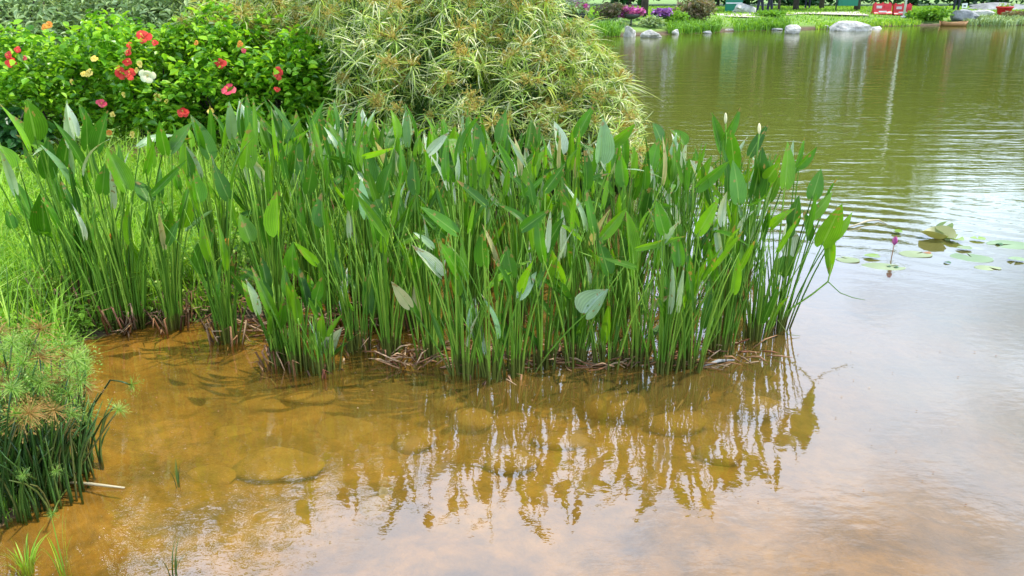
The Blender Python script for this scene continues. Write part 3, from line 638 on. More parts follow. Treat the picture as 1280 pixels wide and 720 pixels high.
FLW = [(12,70,11,'r'),(23,63,9,'r'),(15,80,14,'r'),(31,73,7,'p'),(180,47,21,'r'),(194,54,10,'r'),(162,57,9,'r'),(161,67,10,'r'),(160,79,12,'r'),(150,91,15,'r'),(163,93,16,'r'),(148,86,8,'o'),
 (175,80,9,'y'),(184,95,18,'c'),(171,88,8,'y'),(118,74,9,'y'),(112,92,12,'y'),(105,93,8,'y'),(198,121,12,'y'),(208,127,7,'y'),(263,140,11,'y'),(229,141,16,'r'),(286,113,18,'p'),(275,79,15,'r'),(348,91,15,'r'),(127,130,12,'p'),
 (346,112,8,'r'),(62,32,13,'o'),(56,34,8,'o'),(246,54,9,'o'),(300,55,8,'o'),(305,63,7,'p'),(166,168,9,'y'),(137,166,10,'o'),(141,143,7,'y'),(155,118,7,'y'),(90,102,7,'y')]
for x, y, s, k in FLW:
    q = V(x, y, 6.38); B = min(HB, key=lambda b: abs(b[0]-q[0]*1.03)); q = V(x, y, B[1]-.52-(.0 if y > 60 else -.12)); bp_ = np.array(B[:3])
    fl = link('flower', random.choice(FM[k]), B[3], tuple(q-bp_)); T = unit(np.array((U(-.5, .5), -1, U(.1, .8)))); fl.rotation_mode = 'QUATERNION'
    fl.rotation_quaternion = Vector(T).to_track_quat('Z', 'Y'); fl.scale = (s/FPX*6.6*.47,)*3; fl['label'] = NM[k]+' hibiscus flower'
    link('stamen', STA, fl)

# ------------------------------------------------------------------ near left: weeds on the bank, dwarf papyrus, grass tufts
def on_land(k, x0, x1, y0, y1, smin=0.03, smax=99):
    x = rng.uniform(x0, x1, k); y = rng.uniform(y0, y1, k); s = sdist(x, y); kk_ = (s > smin) & (s < smax)
    x, y = x[kk_], y[kk_]; return np.stack([x, y, hgt(x, y)], 1)
P = on_land(64000, -4.6, .6, 2.3, 7.0)
P = P[(P[:, 0] < -.2) | (rng.random(len(P)) < .5)]
P[:, 2] -= .01; v1, f1 = blades(P[:20000], .17, .007, .8)
tag(obj('grass', v1, f1, M_weed, None, False), 'bright green low grass covering the bank behind the pickerelweed', 'grass', kind='stuff')
Q = P[8000:].copy(); Q = Q[(wob(Q[:, 0], Q[:, 1], 4, 6)+.8*rng.random(len(Q))) > .15]; Q[:, 2] += rng.uniform(.02, .13, len(Q))*(1+.8*wob(Q[:, 0], Q[:, 1], 2.5, 2)); lump = np.clip(wob(Q[:, 0], Q[:, 1], 5, 8), 0, 1); Q[:, 2] += rng.random(len(Q))*lump*.16; v, f = leafcloud(Q, .034, .55, .55)
tag(obj('ground_weeds', v, f, M_weed, None, False), 'small-leaved yellow-green weeds among the grass of the bank', 'weeds', kind='stuff')
P = on_land(9000, -2.6, -1.2, 1.3, 2.45, .0); v, f = blades(P, .055, .003, .9)
tag(obj('shore_grass', v, f, M_weed, None, False), 'short grass on the muddy shore in the bottom left corner', 'grass', kind='stuff')
P = on_land(5200, -3.4, -.9, 3.2, 6.3, .05); P = P[(wob(P[:, 0], P[:, 1], 3, 9) > 0) | (P[:, 0] < -2.3)]; v, f = blades(P, .36, .007, .75)
tag(obj('tall_grass', v, f, M_weed, None, False), 'taller rough grass in loose patches on the bank among the left clumps', 'grass', kind='stuff')
# taller feathery weeds in front of the bank, at the left edge
P = on_land(26000, -2.9, -1.45, 2.85, 4.0, .0); Q = P.copy(); Q[:, 2] += rng.uniform(.0, .26, len(Q))*np.clip((3.9-Q[:, 1])/1.2, .3, 1)*(.45+.55*np.abs(np.sin(Q[:, 0]*9+3*Q[:, 1]))); v, f = leafcloud(Q, .013, .6, .4)
tag(obj('feathery_weeds', v, f, M_feather, None, False), 'feathery light green weeds above the dwarf papyrus at the left edge', 'weeds', kind='stuff')
def pap_head(dry):
    mb = MB()
    for i in range(85):
        z_ = U(-.35, .9); a = U(0, 2*PI); r_ = math.sqrt(max(0, 1-z_*z_)); L = U(.4, 1.15); d_ = np.array((math.cos(a)*r_, math.sin(a)*r_, z_))*L
        s = unit(np.cross(d_, (U(-1, 1), U(-1, 1), 1)))*.017; m_ = d_*.55+np.array((0, 0, .05))
        mb.add([-s*.6, s*.6, m_+s, m_-s, d_+np.array((0, 0, -.1))], [(0, 1, 2, 3), (3, 2, 4)])
    for i in range(60):
        z_ = U(-.1, 1); a = U(0, 2*PI); r_ = math.sqrt(max(0, 1-z_*z_)); d_ = np.array((math.cos(a)*r_, math.sin(a)*r_, z_))*U(.6, 1)
        s = unit(np.cross(d_, (U(-1, 1), U(-1, 1), 1)))*.035; mb.add([d_, d_*1.08+s, d_*1.18, d_*1.08-s], [(0, 1, 2, 3)])
    return mesh('head', mb.v, mb.f, M_papdry if dry else M_pap, False)
PH = [pap_head(False) for i in range(4)]; PD = [pap_head(True) for i in range(2)]
def pap(x, y, lb, heads, nst, hr, hgt_=.42, rs=.14):
    z0 = max(-.05, float(hgt(x, y)))
    o = thing('dwarf_papyrus', (x, y, z0), lb, 'papyrus', 'dwarf papyrus clumps at the left edge'); bp_ = np.array((x, y, z0))
    for h in heads:
        q = V(*h[:3])-bp_; a = U(0, 2*PI); root = np.array((math.cos(a)*rs*U(.2, .8), math.sin(a)*rs*U(.2, .8), -.04)) if len(h) < 6 else V(*h[5])-bp_
        if len(h) > 6: pts = [root]+[V(*p_)-bp_ for p_ in h[6]]+[q]
        else: pts = bez(root, (root+q)/2+np.array((0, 0, .04)), q, 6)
        v, f = tube(pts, [.0038-.0015*i/len(pts) for i in range(len(pts))], 5); st = obj('stem', v, f, M_papstem, o)
        hd = link('head', random.choice(PD if h[4] else PH), st, tuple(q)); s = h[3]/2/FPX*np.linalg.norm(V(*h[:3])-np.array((0, 0, CAM_H))); hd.scale = (s, s, s*.85)
        T = unit(pts[-1]-pts[-2]); hd.rotation_mode = 'QUATERNION'; hd.rotation_quaternion = Vector(T).to_track_quat('Z', 'Y')
    sm = MB()
    for k in range(nst):
        a = U(0, 2*PI); r_ = rs*math.sqrt(U(0, 1)); h = hgt_*U(.6, 1.1); root = np.array((math.cos(a)*r_, math.sin(a)*r_, -.04))
        e_ = root+np.array((math.cos(a)*U(0, .13)+U(-.05, .05), math.sin(a)*U(0, .13), h)); v, f = tube(bez(root, root*.9+np.array((0, 0, h*.6)), e_, 5), [.0042, .004, .0036, .003, .0015], 4); sm.add(v, f)
    tag(sm.out('stems', M_papstem, o), 'dense dark green leafless stems', kind='stuff')
    return o
def rh(k, x0, x1, y0, y1, d0, d1, s0, s1, dry=.25): return [(U(x0, x1), U(y0, y1), U(d0, d1), U(s0, s1), random.random() < dry) for _ in range(k)]
g1 = G(8, 640); g2 = G(58, 625); g3 = G(90, 600)
pap(g1[0]-.02, g1[1]+.05, 'dwarf papyrus clump at the left edge of the frame, densest and darkest stems', rh(30, -30, 50, 410, 530, 2.1, 2.5, 30, 52, .22), 75, 0, .36, .16)
pap(g2[0], g2[1]+.03, 'dwarf papyrus clump in the middle, with reddish dry heads', rh(30, 20, 90, 425, 530, 2.2, 2.55, 30, 48, .25)+[(29, 593, 2.1, 15, False)], 65, 0, .34, .13)
pap(g3[0]-.02, g3[1]+.08, 'dwarf papyrus clump nearest the water, two heads on long leaning stems reaching out right',
    rh(18, 60, 112, 430, 525, 2.3, 2.65, 26, 42, .15)+[(164, 481, 2.45, 28, False, (92, 560, 2.4), [(118, 505, 2.45), (138, 475, 2.45), (152, 477, 2.45)]),
     (148, 512, 2.4, 30, False, (86, 606, 2.35), [(112, 565, 2.37), (135, 530, 2.4)]), (70, 588, 2.2, 16, False), (66, 642, 2.15, 16, False), (92, 532, 2.4, 30, False), (85, 540, 2.35, 24, True)], 42, 0, .29, .085)
def tuft(x, y, z, k, L, w_, lb, lean=.6, m=M_weed, seedheads=False):
    o = thing('grass_tuft', (x, y, z), lb, 'grass tuft'); mb = MB()
    for i in range(k):
        a = U(0, 2*PI); l_ = L*U(.5, 1.1); ln = lean*U(.15, 1); r_ = U(0, .02); root = np.array((math.cos(a)*r_, math.sin(a)*r_, -.01))
        pts = bez(root, root+np.array((math.cos(a)*ln*.1, math.sin(a)*ln*.1, .65))*l_, root+np.array((math.cos(a)*ln, math.sin(a)*ln, 1-ln*.45))*l_, 6)
        s = np.array((-math.sin(a+.5), math.cos(a+.5), 0))*w_*.5; v = []
        for j, p_ in enumerate(pts): ww = (1, 1, .9, .75, .45, .05)[j]; v += [p_-s*ww, p_+s*ww]
        v = np.array(v); f = [(2*j, 2*j+1, 2*j+3, 2*j+2) for j in range(5)]
        if i < 14: obj('blade', v, f, m, o, True)
        else: mb.add(v, f)
    if mb.v: tag(mb.out('fine_blades', m, o), kind='stuff')
    return o
g = G(30, 705); tuft(g[0], g[1], float(hgt(g[0], g[1])), 34, .15, .0045, 'grass tuft with drooping bright blades in the bottom left corner')
g = G(80, 712); tuft(g[0], g[1], float(hgt(g[0], g[1])), 10, .30, .004, 'tall thin grass blades rising beside the papyrus foot at the bottom', .3)
g = G(-5, 640); tuft(g[0], g[1], .0, 26, .18, .005, 'pale arching grass tuft at the left edge in front of the papyrus', .9, M_sedge)
g = G(215, 722); tuft(g[0], g[1], -.01, 13, .15, .0035, 'small grass tuft poking out of the water at the bottom edge', .5, M_papstem)
g = G(222, 604); tuft(g[0], g[1], -.01, 6, .13, .003, 'tiny lone grass sprig standing in the muddy water', .2, M_papstem)
g = G(1276, 548); tuft(g[0], g[1], -.01, 6, .03, .003, 'dark twig tip breaking the surface at the right edge of the water', .9, M_litter)
# tall thin weed stalks at the left edge of the bank
for k, (x, y, tx, ty) in enumerate([(15, 470, 8, 330), (35, 480, 60, 360), (22, 500, 22, 345)]):
    o_ = G(x, y, .02); e_ = V(tx, ty, o_[1]); mb = MB(); v, f = tube(bez(o_, (o_+e_)/2+np.array((.01, 0, .05)), e_, 6), [.003, .003, .0026, .002, .002, .001], 5); mb.add(v, f)
    tag(mb.out('weed_stalk', M_papstem), ['thin dark weed stalk, leftmost, above the dwarf papyrus', 'slanting thin weed stalk leaning right above the dwarf papyrus', 'upright thin weed stalk between the two slanting ones'][k], 'weed')
# floating straw, twig, submerged stones
a, b_ = G(84, 607), G(156, 611); a[2] = .012; b_[2] = .004
v, f = tube([a, a*.6+b_*.4+np.array((0, 0, .004)), b_], [.006, .006, .0035], 5); tag(obj('floating_straw', v, f, M_straw), 'straight pale straw lying on the water beside the papyrus', 'straw')
a, b_ = G(878, 458), G(918, 450); v, f = tube([a, (a+b_)/2+np.array((0, 0, .012)), b_], [.004, .008, .003], 6); tag(obj('floating_twig', v, f, M_rockgrey), 'short grey twig floating at the foot of the front right clump', 'twig')
def stone(name, c, r, m, seed, label, cat, group=None, sub=3, rough=.16):
    R = np.random.default_rng(seed); nu, nv = 14, 9; v = [(0, 0, 1.)]; f = []
    for i in range(1, nv):
        th = PI*i/nv
        for j in range(nu): ph = 2*PI*j/nu; v.append((math.sin(th)*math.cos(ph), math.sin(th)*math.sin(ph), math.cos(th)))
    v.append((0, 0, -1.)); v = np.array(v); pl = R.normal(size=(11, 3)); pl /= np.linalg.norm(pl, axis=1)[:, None]
    k = np.ones(len(v))
    for n_ in pl:                          # chip flat faces off the ball
        d_ = v@n_; lim = 1-rough*(.5+R.random()); k = np.where(d_ > lim, np.minimum(k, lim/np.maximum(d_, 1e-3)), k)
    v = v*(k*(1+.05*R.normal(size=len(v))*rough))[:, None]*np.array(r)
    f = [(0, 1+j, 1+(j+1) % nu) for j in range(nu)]
    for i in range(nv-2):
        for j in range(nu): f.append((1+i*nu+j, 1+(i+1)*nu+j, 1+(i+1)*nu+(j+1) % nu, 1+i*nu+(j+1) % nu))
    b0_ = 1+(nv-2)*nu; f += [(b0_+j, len(v)-1, b0_+(j+1) % nu) for j in range(nu)]
    return tag(obj(name, v, f, m, None, rough < .3, loc=tuple(c)), label, cat, group)
STN = [(345,585,46,'largest rounded stone under the water, left of the middle'),(515,548,30,'smooth stone under the water below the frontmost clump'),(480,472,34,'pale flat stone under the water in front of the yellow-leaf clump'),
 (262,600,22,'small stone under the water beside the lone grass sprig'),(245,548,36,'broad low stone under the water behind the lone grass sprig'),(425,530,34,'broad stone under the water between the largest stone and the short clumps'),
 (640,575,34,'broad stone under the water right of the smooth one'),(590,520,26,'stone under the water near the middle of the reflections'),(700,545,30,'stone under the water below the broad pale leaf'),(770,500,28,'stone under the water close to the front right clumps'),
 (850,520,36,'stone under the water below the floating twig'),(400,605,30,'stone under the water just right of the largest stone'),(170,525,26,'stone under the water beside the leaning papyrus head'),(330,500,26,'stone under the water in front of the lone left clump'),
 (230,480,28,'stone under the water in front of the left corner clumps'),(560,500,22,'small stone under the water in front of the frontmost clump'),(900,560,30,'stone under the water at the right end of the reflections'),(180,640,30,'stone under the water near the bottom left grass'),(300,545,24,'stone under the water behind the largest stone'),(200,575,28,'stone under the water left of the lone grass sprig'),(455,575,24,'stone under the water two widths right of the largest stone'),(470,640,32,'stone under the water at the edge of the sky reflection, below the largest stones'),(560,620,26,'stone under the water low in the middle of the reflections'),(130,610,22,'stone under the water just beyond the pale straw tip'),(385,495,28,'stone under the water in front of the three short clumps'),(950,500,26,'stone under the water below the right end of the bed'),(740,600,28,'stone under the water low among the right reflections'),(120,560,26,'stone under the water at the foot of the leaning papyrus stem')]
for k, (x, y, s, lb) in enumerate(STN):
    g = G(x, y, -.1); r_ = s/FPX*np.linalg.norm(g-np.array((0, 0, CAM_H))); z_ = float(hgt(g[0], g[1]))
    top = -.06-.02*(k % 3); hh = max(.03, (top-z_)*.62); stone('submerged_stone', (g[0], g[1], top-hh), (r_*(1.25+.25*math.sin(k*5)), r_*(.95+.3*math.sin(k*3)), hh), M_stone, 50+k, lb, 'stone', 'rounded stones under the shallow water', rough=.22)

# bare earth patch and wilted flowers on the bank
g = G(182, 203, .25); n_ = 40; rr0 = np.array([[math.cos(a)*.30*(1+.15*math.sin(3*a)), math.sin(a)*.22*(1+.2*math.cos(2*a))] for a in np.linspace(0, 2*PI, n_, endpoint=False)])
vv = [(g[0], g[1], float(hgt(g[0], g[1]))+.13)]+[(g[0]+a, g[1]+b, float(hgt(g[0]+a, g[1]+b))+.10) for a, b in rr0]+[(g[0]+a*1.2, g[1]+b*1.2, float(hgt(g[0]+a, g[1]+b))-.01) for a, b in rr0]
tag(obj('earth_patch', vv, [(0, 1+i, 1+(i+1) % n_) for i in range(n_)]+[(1+i, 1+n_+i, 1+n_+(i+1) % n_, 1+(i+1) % n_) for i in range(n_)], M_soil), 'low mound of bare reddish earth in the grass behind the pickerelweed', 'earth mound')
for k, (x, y) in enumerate([(140, 297), (283, 303)]):
    q = V(x, y, 3.9); fl = link('wilted_flower', FM['o'][1], None, tuple(q)); fl.scale = (.022,)*3; fl.rotation_euler = (1.2, .3*k, 0)
    tag(fl, ['wilted orange flower caught among the left corner stalks', 'wilted orange flower caught behind the lone left clump'][k], 'flower')

# ------------------------------------------------------------------ water lily
def pad(cx, cy, rx, ry, z, m, notch=.5, ang=0, curl=0.0, lab='', name='lily_pad', fold=0):
    n_ = 22; v = [(0, 0, 0)]; 
    for r_ in (.5, 1):
        for i in range(n_+1):
            a = ang+notch/2+(2*PI-notch)*i/n_; k = r_*(1+.03*math.sin(a*5)); zz = curl*max(0, r_-.45)**1.5*(1+.5*math.sin(a*2)) + fold*abs(math.sin(a))*r_
            v.append((math.cos(a)*rx*k, math.sin(a)*ry*k, zz))
    f = [(0, 1+i, 2+i) for i in range(n_)]+[(1+i, n_+2+i, n_+3+i, 2+i) for i in range(n_)]
    return tag(obj(name, v, f, m, None, loc=(cx, cy, z)), lab, 'lily pad')
g = G(1180, 300); pad(g[0]-.03, g[1]+.03, .115, .10, .012, M_padbrown, .4, -1.2, .10, 'olive-brown curled lily pad lifting out of the water beside the lily bud')
g = G(1176, 293); p_ = pad(g[0], g[1]+.02, .065, .05, .02, M_paleglint, .5, 1, .12, 'pale upturned lily pad behind the curled brown one'); p_.rotation_euler = (1.0, 0, .3)
g = G(1192, 301); pad(g[0], g[1], .06, .07, .014, M_pad, .5, .4, .03, 'small bright green lily pad right of the curled one')
g = G(1121, 292); pad(g[0], g[1], .035, .035, .012, M_pad, .5, 2, .02, 'tiny yellow-green lily pad directly behind the pink bud')
for k, (x, y, rx, ry, lb) in enumerate([(1105, 333, .17, .10, 'drowned pale lily pad in front of the pink bud'), (1215, 322, .16, .13, 'drowned pale green lily pad in front of the curled pad'), (1265, 306, .20, .13, 'drowned yellowish lily pad at the right edge'),
                                       (1235, 335, .10, .06, 'small drowned lily pad between the larger drowned ones'), (1145, 318, .13, .09, 'drowned pale lily pad just right of the pink bud'), (1060, 325, .09, .08, 'drowned pale lily pad beside the rightmost pickerelweed leaf')]):
    g = G(x, y); pad(g[0], g[1], rx*.8, ry*.8, .003+.0008*k, M_padpale, .5, k*1.7, -.01, lb)
for k, (x, y, r1, lb) in enumerate([(1090, 322, .05, 'small flat green lily pad left of the pink bud'), (1222, 300, .05, 'flat green lily pad right of the bright green one'),
                                 (1205, 312, .05, 'small flat lily pad just in front of the curled one'), (1270, 326, .05, 'flat olive lily pad at the right edge')]):
    g = G(x, y); pad(g[0], g[1], r1, r1*.8, .010, M_pad if k in (0, 1) else M_padpale, .4, k*1.3, .01, lb)
for k, (x, y, r_, lb) in enumerate([(1184, 329, .018, 'small dark green floating leaf in front of the pads'), (1158, 317, .018, 'dark bit of stem floating left of the small dark leaf'), (1249, 306, .02, 'dark floating leaf scrap near the right edge'), (1111, 334, .01, 'tiny dark leaf scrap, left of two'), (1120, 335, .012, 'tiny dark leaf scrap, right of two')]):
    g = G(x, y); v = [(math.cos(a)*r_*(1.3 if k != 1 else 1.8), math.sin(a)*r_, .006+.004*math.sin(a*2)) for a in np.linspace(0, 2*PI, 9)[:-1]]+[(0, 0, .012)]
    tag(obj('leaf_scrap', v, [(i, (i+1) % 8, 8) for i in range(8)], M_dark if k != 1 else M_litter, None, loc=(g[0], g[1], 0)), lb, 'leaf scrap')
g = G(1114, 322); gz = V(1117, 306, g[1])[2]
o = thing('water_lily', (g[0], g[1], 0), 'pink water lily bud standing on its stem above the water', 'water lily')
v, f = tube([(0, 0, -.05), (.003, 0, gz*.5), (.005, 0, gz)], [.0035, .003, .003], 6); obj('stem', v, f, M_litter, o)
for k in range(7):
    a = 2*PI*k/7; o_ = np.array((math.cos(a), math.sin(a), 0)); s = np.array((-math.sin(a), math.cos(a), 0)); v = []
    for j, tt in enumerate((0, .3, .65, 1)): ww = (.004, .010, .008, .001)[j]; rr_ = (.004, .014, .014, .006+.01*(k % 2))[j]; v += [o_*rr_-s*ww+np.array((.005, 0, gz+.055*tt)), o_*rr_+s*ww+np.array((.005, 0, gz+.055*tt))]
    obj('petal', v, [(2*j, 2*j+1, 2*j+3, 2*j+2) for j in range(3)], M_petmag, o)
mb = MB()
for k in range(150):
    px = U(90, 800) if k % 4 else U(900, 1250); py = 440+(200*random.random()**2); g = G(px, py)
    if sdist(g[0], g[1]) > -.03: continue
    r1 = U(.0015, .0045); a = U(0, 6.28); mb.add([(g[0]+math.cos(a+q)*r1*(1.6 if q == 0 else 1), g[1]+math.sin(a+q)*r1, .004) for q in (0, 1.6, 3.1, 4.7)]+[(g[0], g[1], .006)], [(0, 1, 4), (1, 2, 4), (2, 3, 4), (3, 0, 4)])
tag(mb.out('floating_specks', M_litter, None, False), 'scattered brown specks and leaf crumbs floating on the near water', 'floating specks', kind='stuff')
g = G(1060, 283); a = g.copy(); v, f = tube([G(1060, 286)+np.array((0, 0, .01)), G(1085, 279)+np.array((0, 0, .02)), G(1098, 277)+np.array((0, 0, .012)), G(1110, 281)], [.005, .008, .006, .002], 5)
tag(obj('floating_stalk', v, f, M_straw), 'pale dead stalk floating right of the rightmost pickerelweed leaves', 'dead stalk')

# ------------------------------------------------------------------ trees
def tree(x, y, h, rx, lb, group, m=None, leaves=3000, size=.5, trunk=.22, crown_z=.62, crown_h=.42, lumps=26):
    z = float(hgt(x, y)); o = thing('tree', (x, y, z), lb, 'tree', group); mb = MB()
    pts = [np.array((0, 0, -.2)), np.array((U(-.1, .1), U(-.1, .1), h*.2)), np.array((U(-.2, .2), U(-.2, .2), h*.45)), np.array((U(-.3, .3), U(-.3, .3), h*.8))]
    v, f = tube(pts, [trunk*1.3, trunk, trunk*.8, trunk*.25], 9); mb.add(v, f)
    for k in range(7):
        a = 2*PI*k/7+U(-.3, .3); s_ = pts[2]*(1-k*.04)+np.array((0, 0, h*U(-.1, .2))); e_ = s_+np.array((math.cos(a)*rx*.7, math.sin(a)*rx*.7, h*U(.1, .28)))
        v, f = tube(bez(s_, (s_+e_)/2+np.array((0, 0, -.1)), e_, 5), [trunk*.45, trunk*.35, trunk*.25, trunk*.15, trunk*.06], 6); mb.add(v, f)
    mb.out('trunk', M_bark, o)
    P = blob_points(leaves, (0, 0, h*crown_z), (rx*1.25, rx*1.2, h*crown_h), .3, lumps); v, f = leafcloud(P, size, .3, .6)
    tag(obj('crown', v, f, m or M_tree, o, False), kind='stuff')
g_ = 'trees standing round the lake'
TX = [(-14, 66), (-6, 63), (1.5, 61), (9, 64), (16, 61), (23, 65), (29.5, 62), (37, 66), (44, 62), (52, 66), (61, 63), (70, 60)]
for k, (x, y) in enumerate(TX):
    tree(x+U(-1, 1), y, U(14.5, 18), 5.2, 'tall broadleaf tree behind the lawn, %s from the left in the far row' % (ORD[k] if k < 11 else 'last'), g_, leaves=5200, size=.85, trunk=.32, crown_z=.52, crown_h=.50, lumps=34)
for k, (px, y, lb) in enumerate([(806, 36, 'dark slim tree trunk by the magenta planter'), (996, 47, 'slim tree on the lawn right of the walkers'), (1028, 50, 'slim tree on the lawn beside the green bin'),
                                 (1073, 46, 'slim dark tree on the lawn left of the red barriers'), (975, 43, 'thin young tree close behind the walkers')]):
    q = V(px, 0, y); tree(q[0], y, (9, 9.5, 10, 8.5, 6)[k], (2.4, 2.5, 2.6, 2.3, 1.4)[k], lb, g_, leaves=1900, size=.5, trunk=(.13, .13, .12, .14, .06)[k], crown_z=.68, crown_h=.34, lumps=18)
tree(-12.4, 19, 16, 4.9, 'large grey-green tree behind the hibiscus at the left edge', g_, M_grey, 16000, .24, .3, .5, .5, 34)
tree(-7.7, 18.2, 15, 3.9, 'grey-green tree behind the middle of the hibiscus', g_, M_grey, 15000, .23, .25, .47, .5, 34)
tree(-3.9, 19, 12.4, 3.0, 'grey-green tree behind the sedge mound', g_, M_grey, 11000, .22, .25, .5, .5, 30)
def shrub(px, d, wpx, top_y, base_y, m, lb, leaves=700, size=.16, dep=None, group=None, name='shrub', asp=.5):
    q = V(px, base_y, d); z0 = float(hgt(q[0], d)); r_ = wpx/FPX*d*.5; H = max(.2, V(px, top_y, d)[2]-z0)
    o = thing(name, (q[0], d, z0), lb, 'shrub', group)
    v, f = leafcloud(blob_points(leaves, (0, 0, H*.5), (r_*1.3, (dep or r_)*1.2, H*.58), .4, 14, zmin=0.0), size, .4, asp); tag(obj('foliage', v, f, m, o, False), kind='stuff')
    for k in range(5):
        v, f = tube([(U(-.1, .1), 0, -.1), (U(-.2, .2), 0, H*.3), (U(-.6, .6)*r_, 0, H*.7)], [.03, .02, .008], 4); obj('stem', v, f, M_bark, o)
    return o
# grey-green shrubs behind the hibiscus top
for k, (px, w_) in enumerate([(30, 150), (120, 150), (210, 140), (300, 140), (390, 130)]):
    shrub(px, 9.4, w_, -60, 60, M_grey if k < 3 else M_sedge, ['grey-green shrub behind the hibiscus, leftmost', 'grey-green shrub behind the hibiscus, second from the left', 'grey-green shrub behind the hibiscus, middle one', 'grassy pale shrub behind the hibiscus, second from its right end', 'grassy pale shrub between hibiscus and sedge mound'][k], 4200, .09, .5, 'shrubs behind the hibiscus', asp=.35)
for k, (px, d_) in enumerate([(430, 8.3), (520, 8.4), (610, 8.4), (690, 8.2)]):
    shrub(px, d_, 130, (10, -20, -20, 45)[k], 170, M_tree, 'dark green shrub hidden in the shade behind the sedge mound, %s from the left' % ORD[k], 2600, .10, .35, 'dark shrubs behind the sedge mound', asp=.3)
# far hedge closing the lawn
for k in range(17):
    x = -22+k*6.0; z0 = float(hgt(x, 58)); o = thing('hedge_shrub', (x, 58, z0), 'dark hedge shrub closing the far side of the lawn, %s of seventeen from the left' % (ORD+['twelfth', 'thirteenth', 'fourteenth', 'fifteenth', 'sixteenth', 'seventeenth'])[k], 'shrub', 'dark hedge shrubs behind the lawn')
    v, f = leafcloud(blob_points(2600, (0, 0, 1.5), (4.4, 1.6, 2.0), .3, 20, zmin=0.0), .38, .3, .6); tag(obj('foliage', v, f, M_dark, o, False), kind='stuff')
    v, f = tube([(0, 0, -.2), (0.1, 0, 1.2)], [.12, .06], 6); obj('stem', v, f, M_bark, o)

# ------------------------------------------------------------------ far bank
shrub(708, 33, 60, -2, 38, M_grey, 'grey-green shrub on the far bank left of the magenta flowers', 900, .16, 1.0)
shrub(762, 33.5, 42, 2, 32, M_olive, 'olive shrub between the two magenta planters', 800, .15, .8)
shrub(872, 35.5, 50, -6, 26, M_olive, 'large pinkish olive shrub on the far bank above the lime plants', 1500, .17, 1.0)
shrub(845, 34.2, 26, 16, 34, M_lime, 'bright lime bush at the foot of the olive shrub', 500, .15, .6)
shrub(812, 33.2, 34, 20, 38, M_grey, 'blue-grey low bush right of the magenta basket', 600, .14, .6)
shrub(765, 32.6, 36, 25, 40, M_grey, 'low blue-grey bush left of the white rocks', 500, .14, .5)
shrub(1160, 41, 40, 11, 27, M_lime, 'bright lime bush right of the red barriers', 900, .22, .9)
shrub(1272, 42, 26, 14, 25, M_olive, 'small brown-green bush at the right edge by the red pot', 500, .18, .6)
shrub(960, 38.5, 40, 22, 33, M_lime, 'low lime bush on the bank below the walkers', 600, .16, .6)
def planter(px, top, bot, wpx, d, m, lb, name='flower_planter', pot=None):
    q = V(px, bot, d); r_ = wpx/FPX*d/2; z0 = q[2]; H = V(px, top, d)[2]-z0; gz = float(hgt(q[0], d))
    o = thing(name, (q[0], d, gz), lb, 'flowers'); mb = MB(); prof = [(.25, 0), (.7, .15*H), (.85, .4*H), (.8, .45*H)]; n_ = 14
    v = [(math.cos(2*PI*j/n_)*r_*a, math.sin(2*PI*j/n_)*r_*a, b+z0-gz) for a, b in prof for j in range(n_)]
    f = [(i*n_+j, i*n_+(j+1) % n_, (i+1)*n_+(j+1) % n_, (i+1)*n_+j) for i in range(3) for j in range(n_)]+[tuple(range(n_))[::-1], tuple(3*n_+j for j in range(n_))]
    obj('basket', v, f, pot or M_dkmet, o)
    v, f = leafcloud(blob_points(900, (0, 0, z0-gz+H*.55), (r_*1.2, r_*1.1, H*.5), .6, 12), .11, .5, .9); tag(obj('blossoms', v, f, m, o, False), kind='stuff')
    if z0 > gz+.05: v, f = tube([(0, 0, -.05), (0, 0, z0-gz+.02)], [.035, .03], 8); obj('stand', v, f, M_dkmet, o)
planter(722, 5, 24, 30, 33.0, M_petmag, 'mass of magenta flowers on the far bank, left of two')
planter(789, 9, 24, 26, 33.0, M_petmag, 'bowl of bright magenta flowers on the far bank, right of two')
planter(826, 10, 24, 20, 34.0, M_petviolet, 'violet flowers beside the dark slim trunk')
planter(718, -3, 8, 26, 34.4, M_petwhite, 'white and pale pink flowers behind the magenta mass')
# leafy strips at the water's edge
def strip(x0, x1, k, h, m, lb, name='bank_plants', back=1.5):
    fx = np.array([f_[0] for f_ in FB]); fy = np.array([f_[1] for f_ in FB]); B = []
    for i in range(k):
        px = U(x0, x1); g = G(px, float(np.interp(px, fx, fy))); y = g[1]+U(.0, back); x = g[0]*y/g[1]; B.append((x, y, max(0, float(hgt(x, y)))-.02))
    v, f = blades(np.array(B), h, .05, .7); tag(obj(name, v, f, m, None, False), lb, 'bank plants', kind='stuff')
strip(690, 775, 1800, .40, M_lime, 'lime green strap-leaved plants along the far bank left of the white rocks')
strip(835, 900, 1700, .36, M_lime, 'lime green strap-leaved plants below the olive shrub')
strip(918, 985, 1500, .34, M_lime, 'lime green strap-leaved plants on the bank below the walkers')
strip(1020, 1150, 1600, .18, M_weed, 'short grass at the water edge by the large white rock')
strip(1205, 1300, 2200, .30, M_grey, 'grey-green reeds at the water edge below the red pot')
P = on_land(60000, 3, 34, 34, 57, .8); v, f = blades(P[:26000], .10, .05, .5); tag(obj('lawn_grass', v, f, M_weed, None, False), 'sunlit lawn grass of the park across the lake', 'grass', kind='stuff')
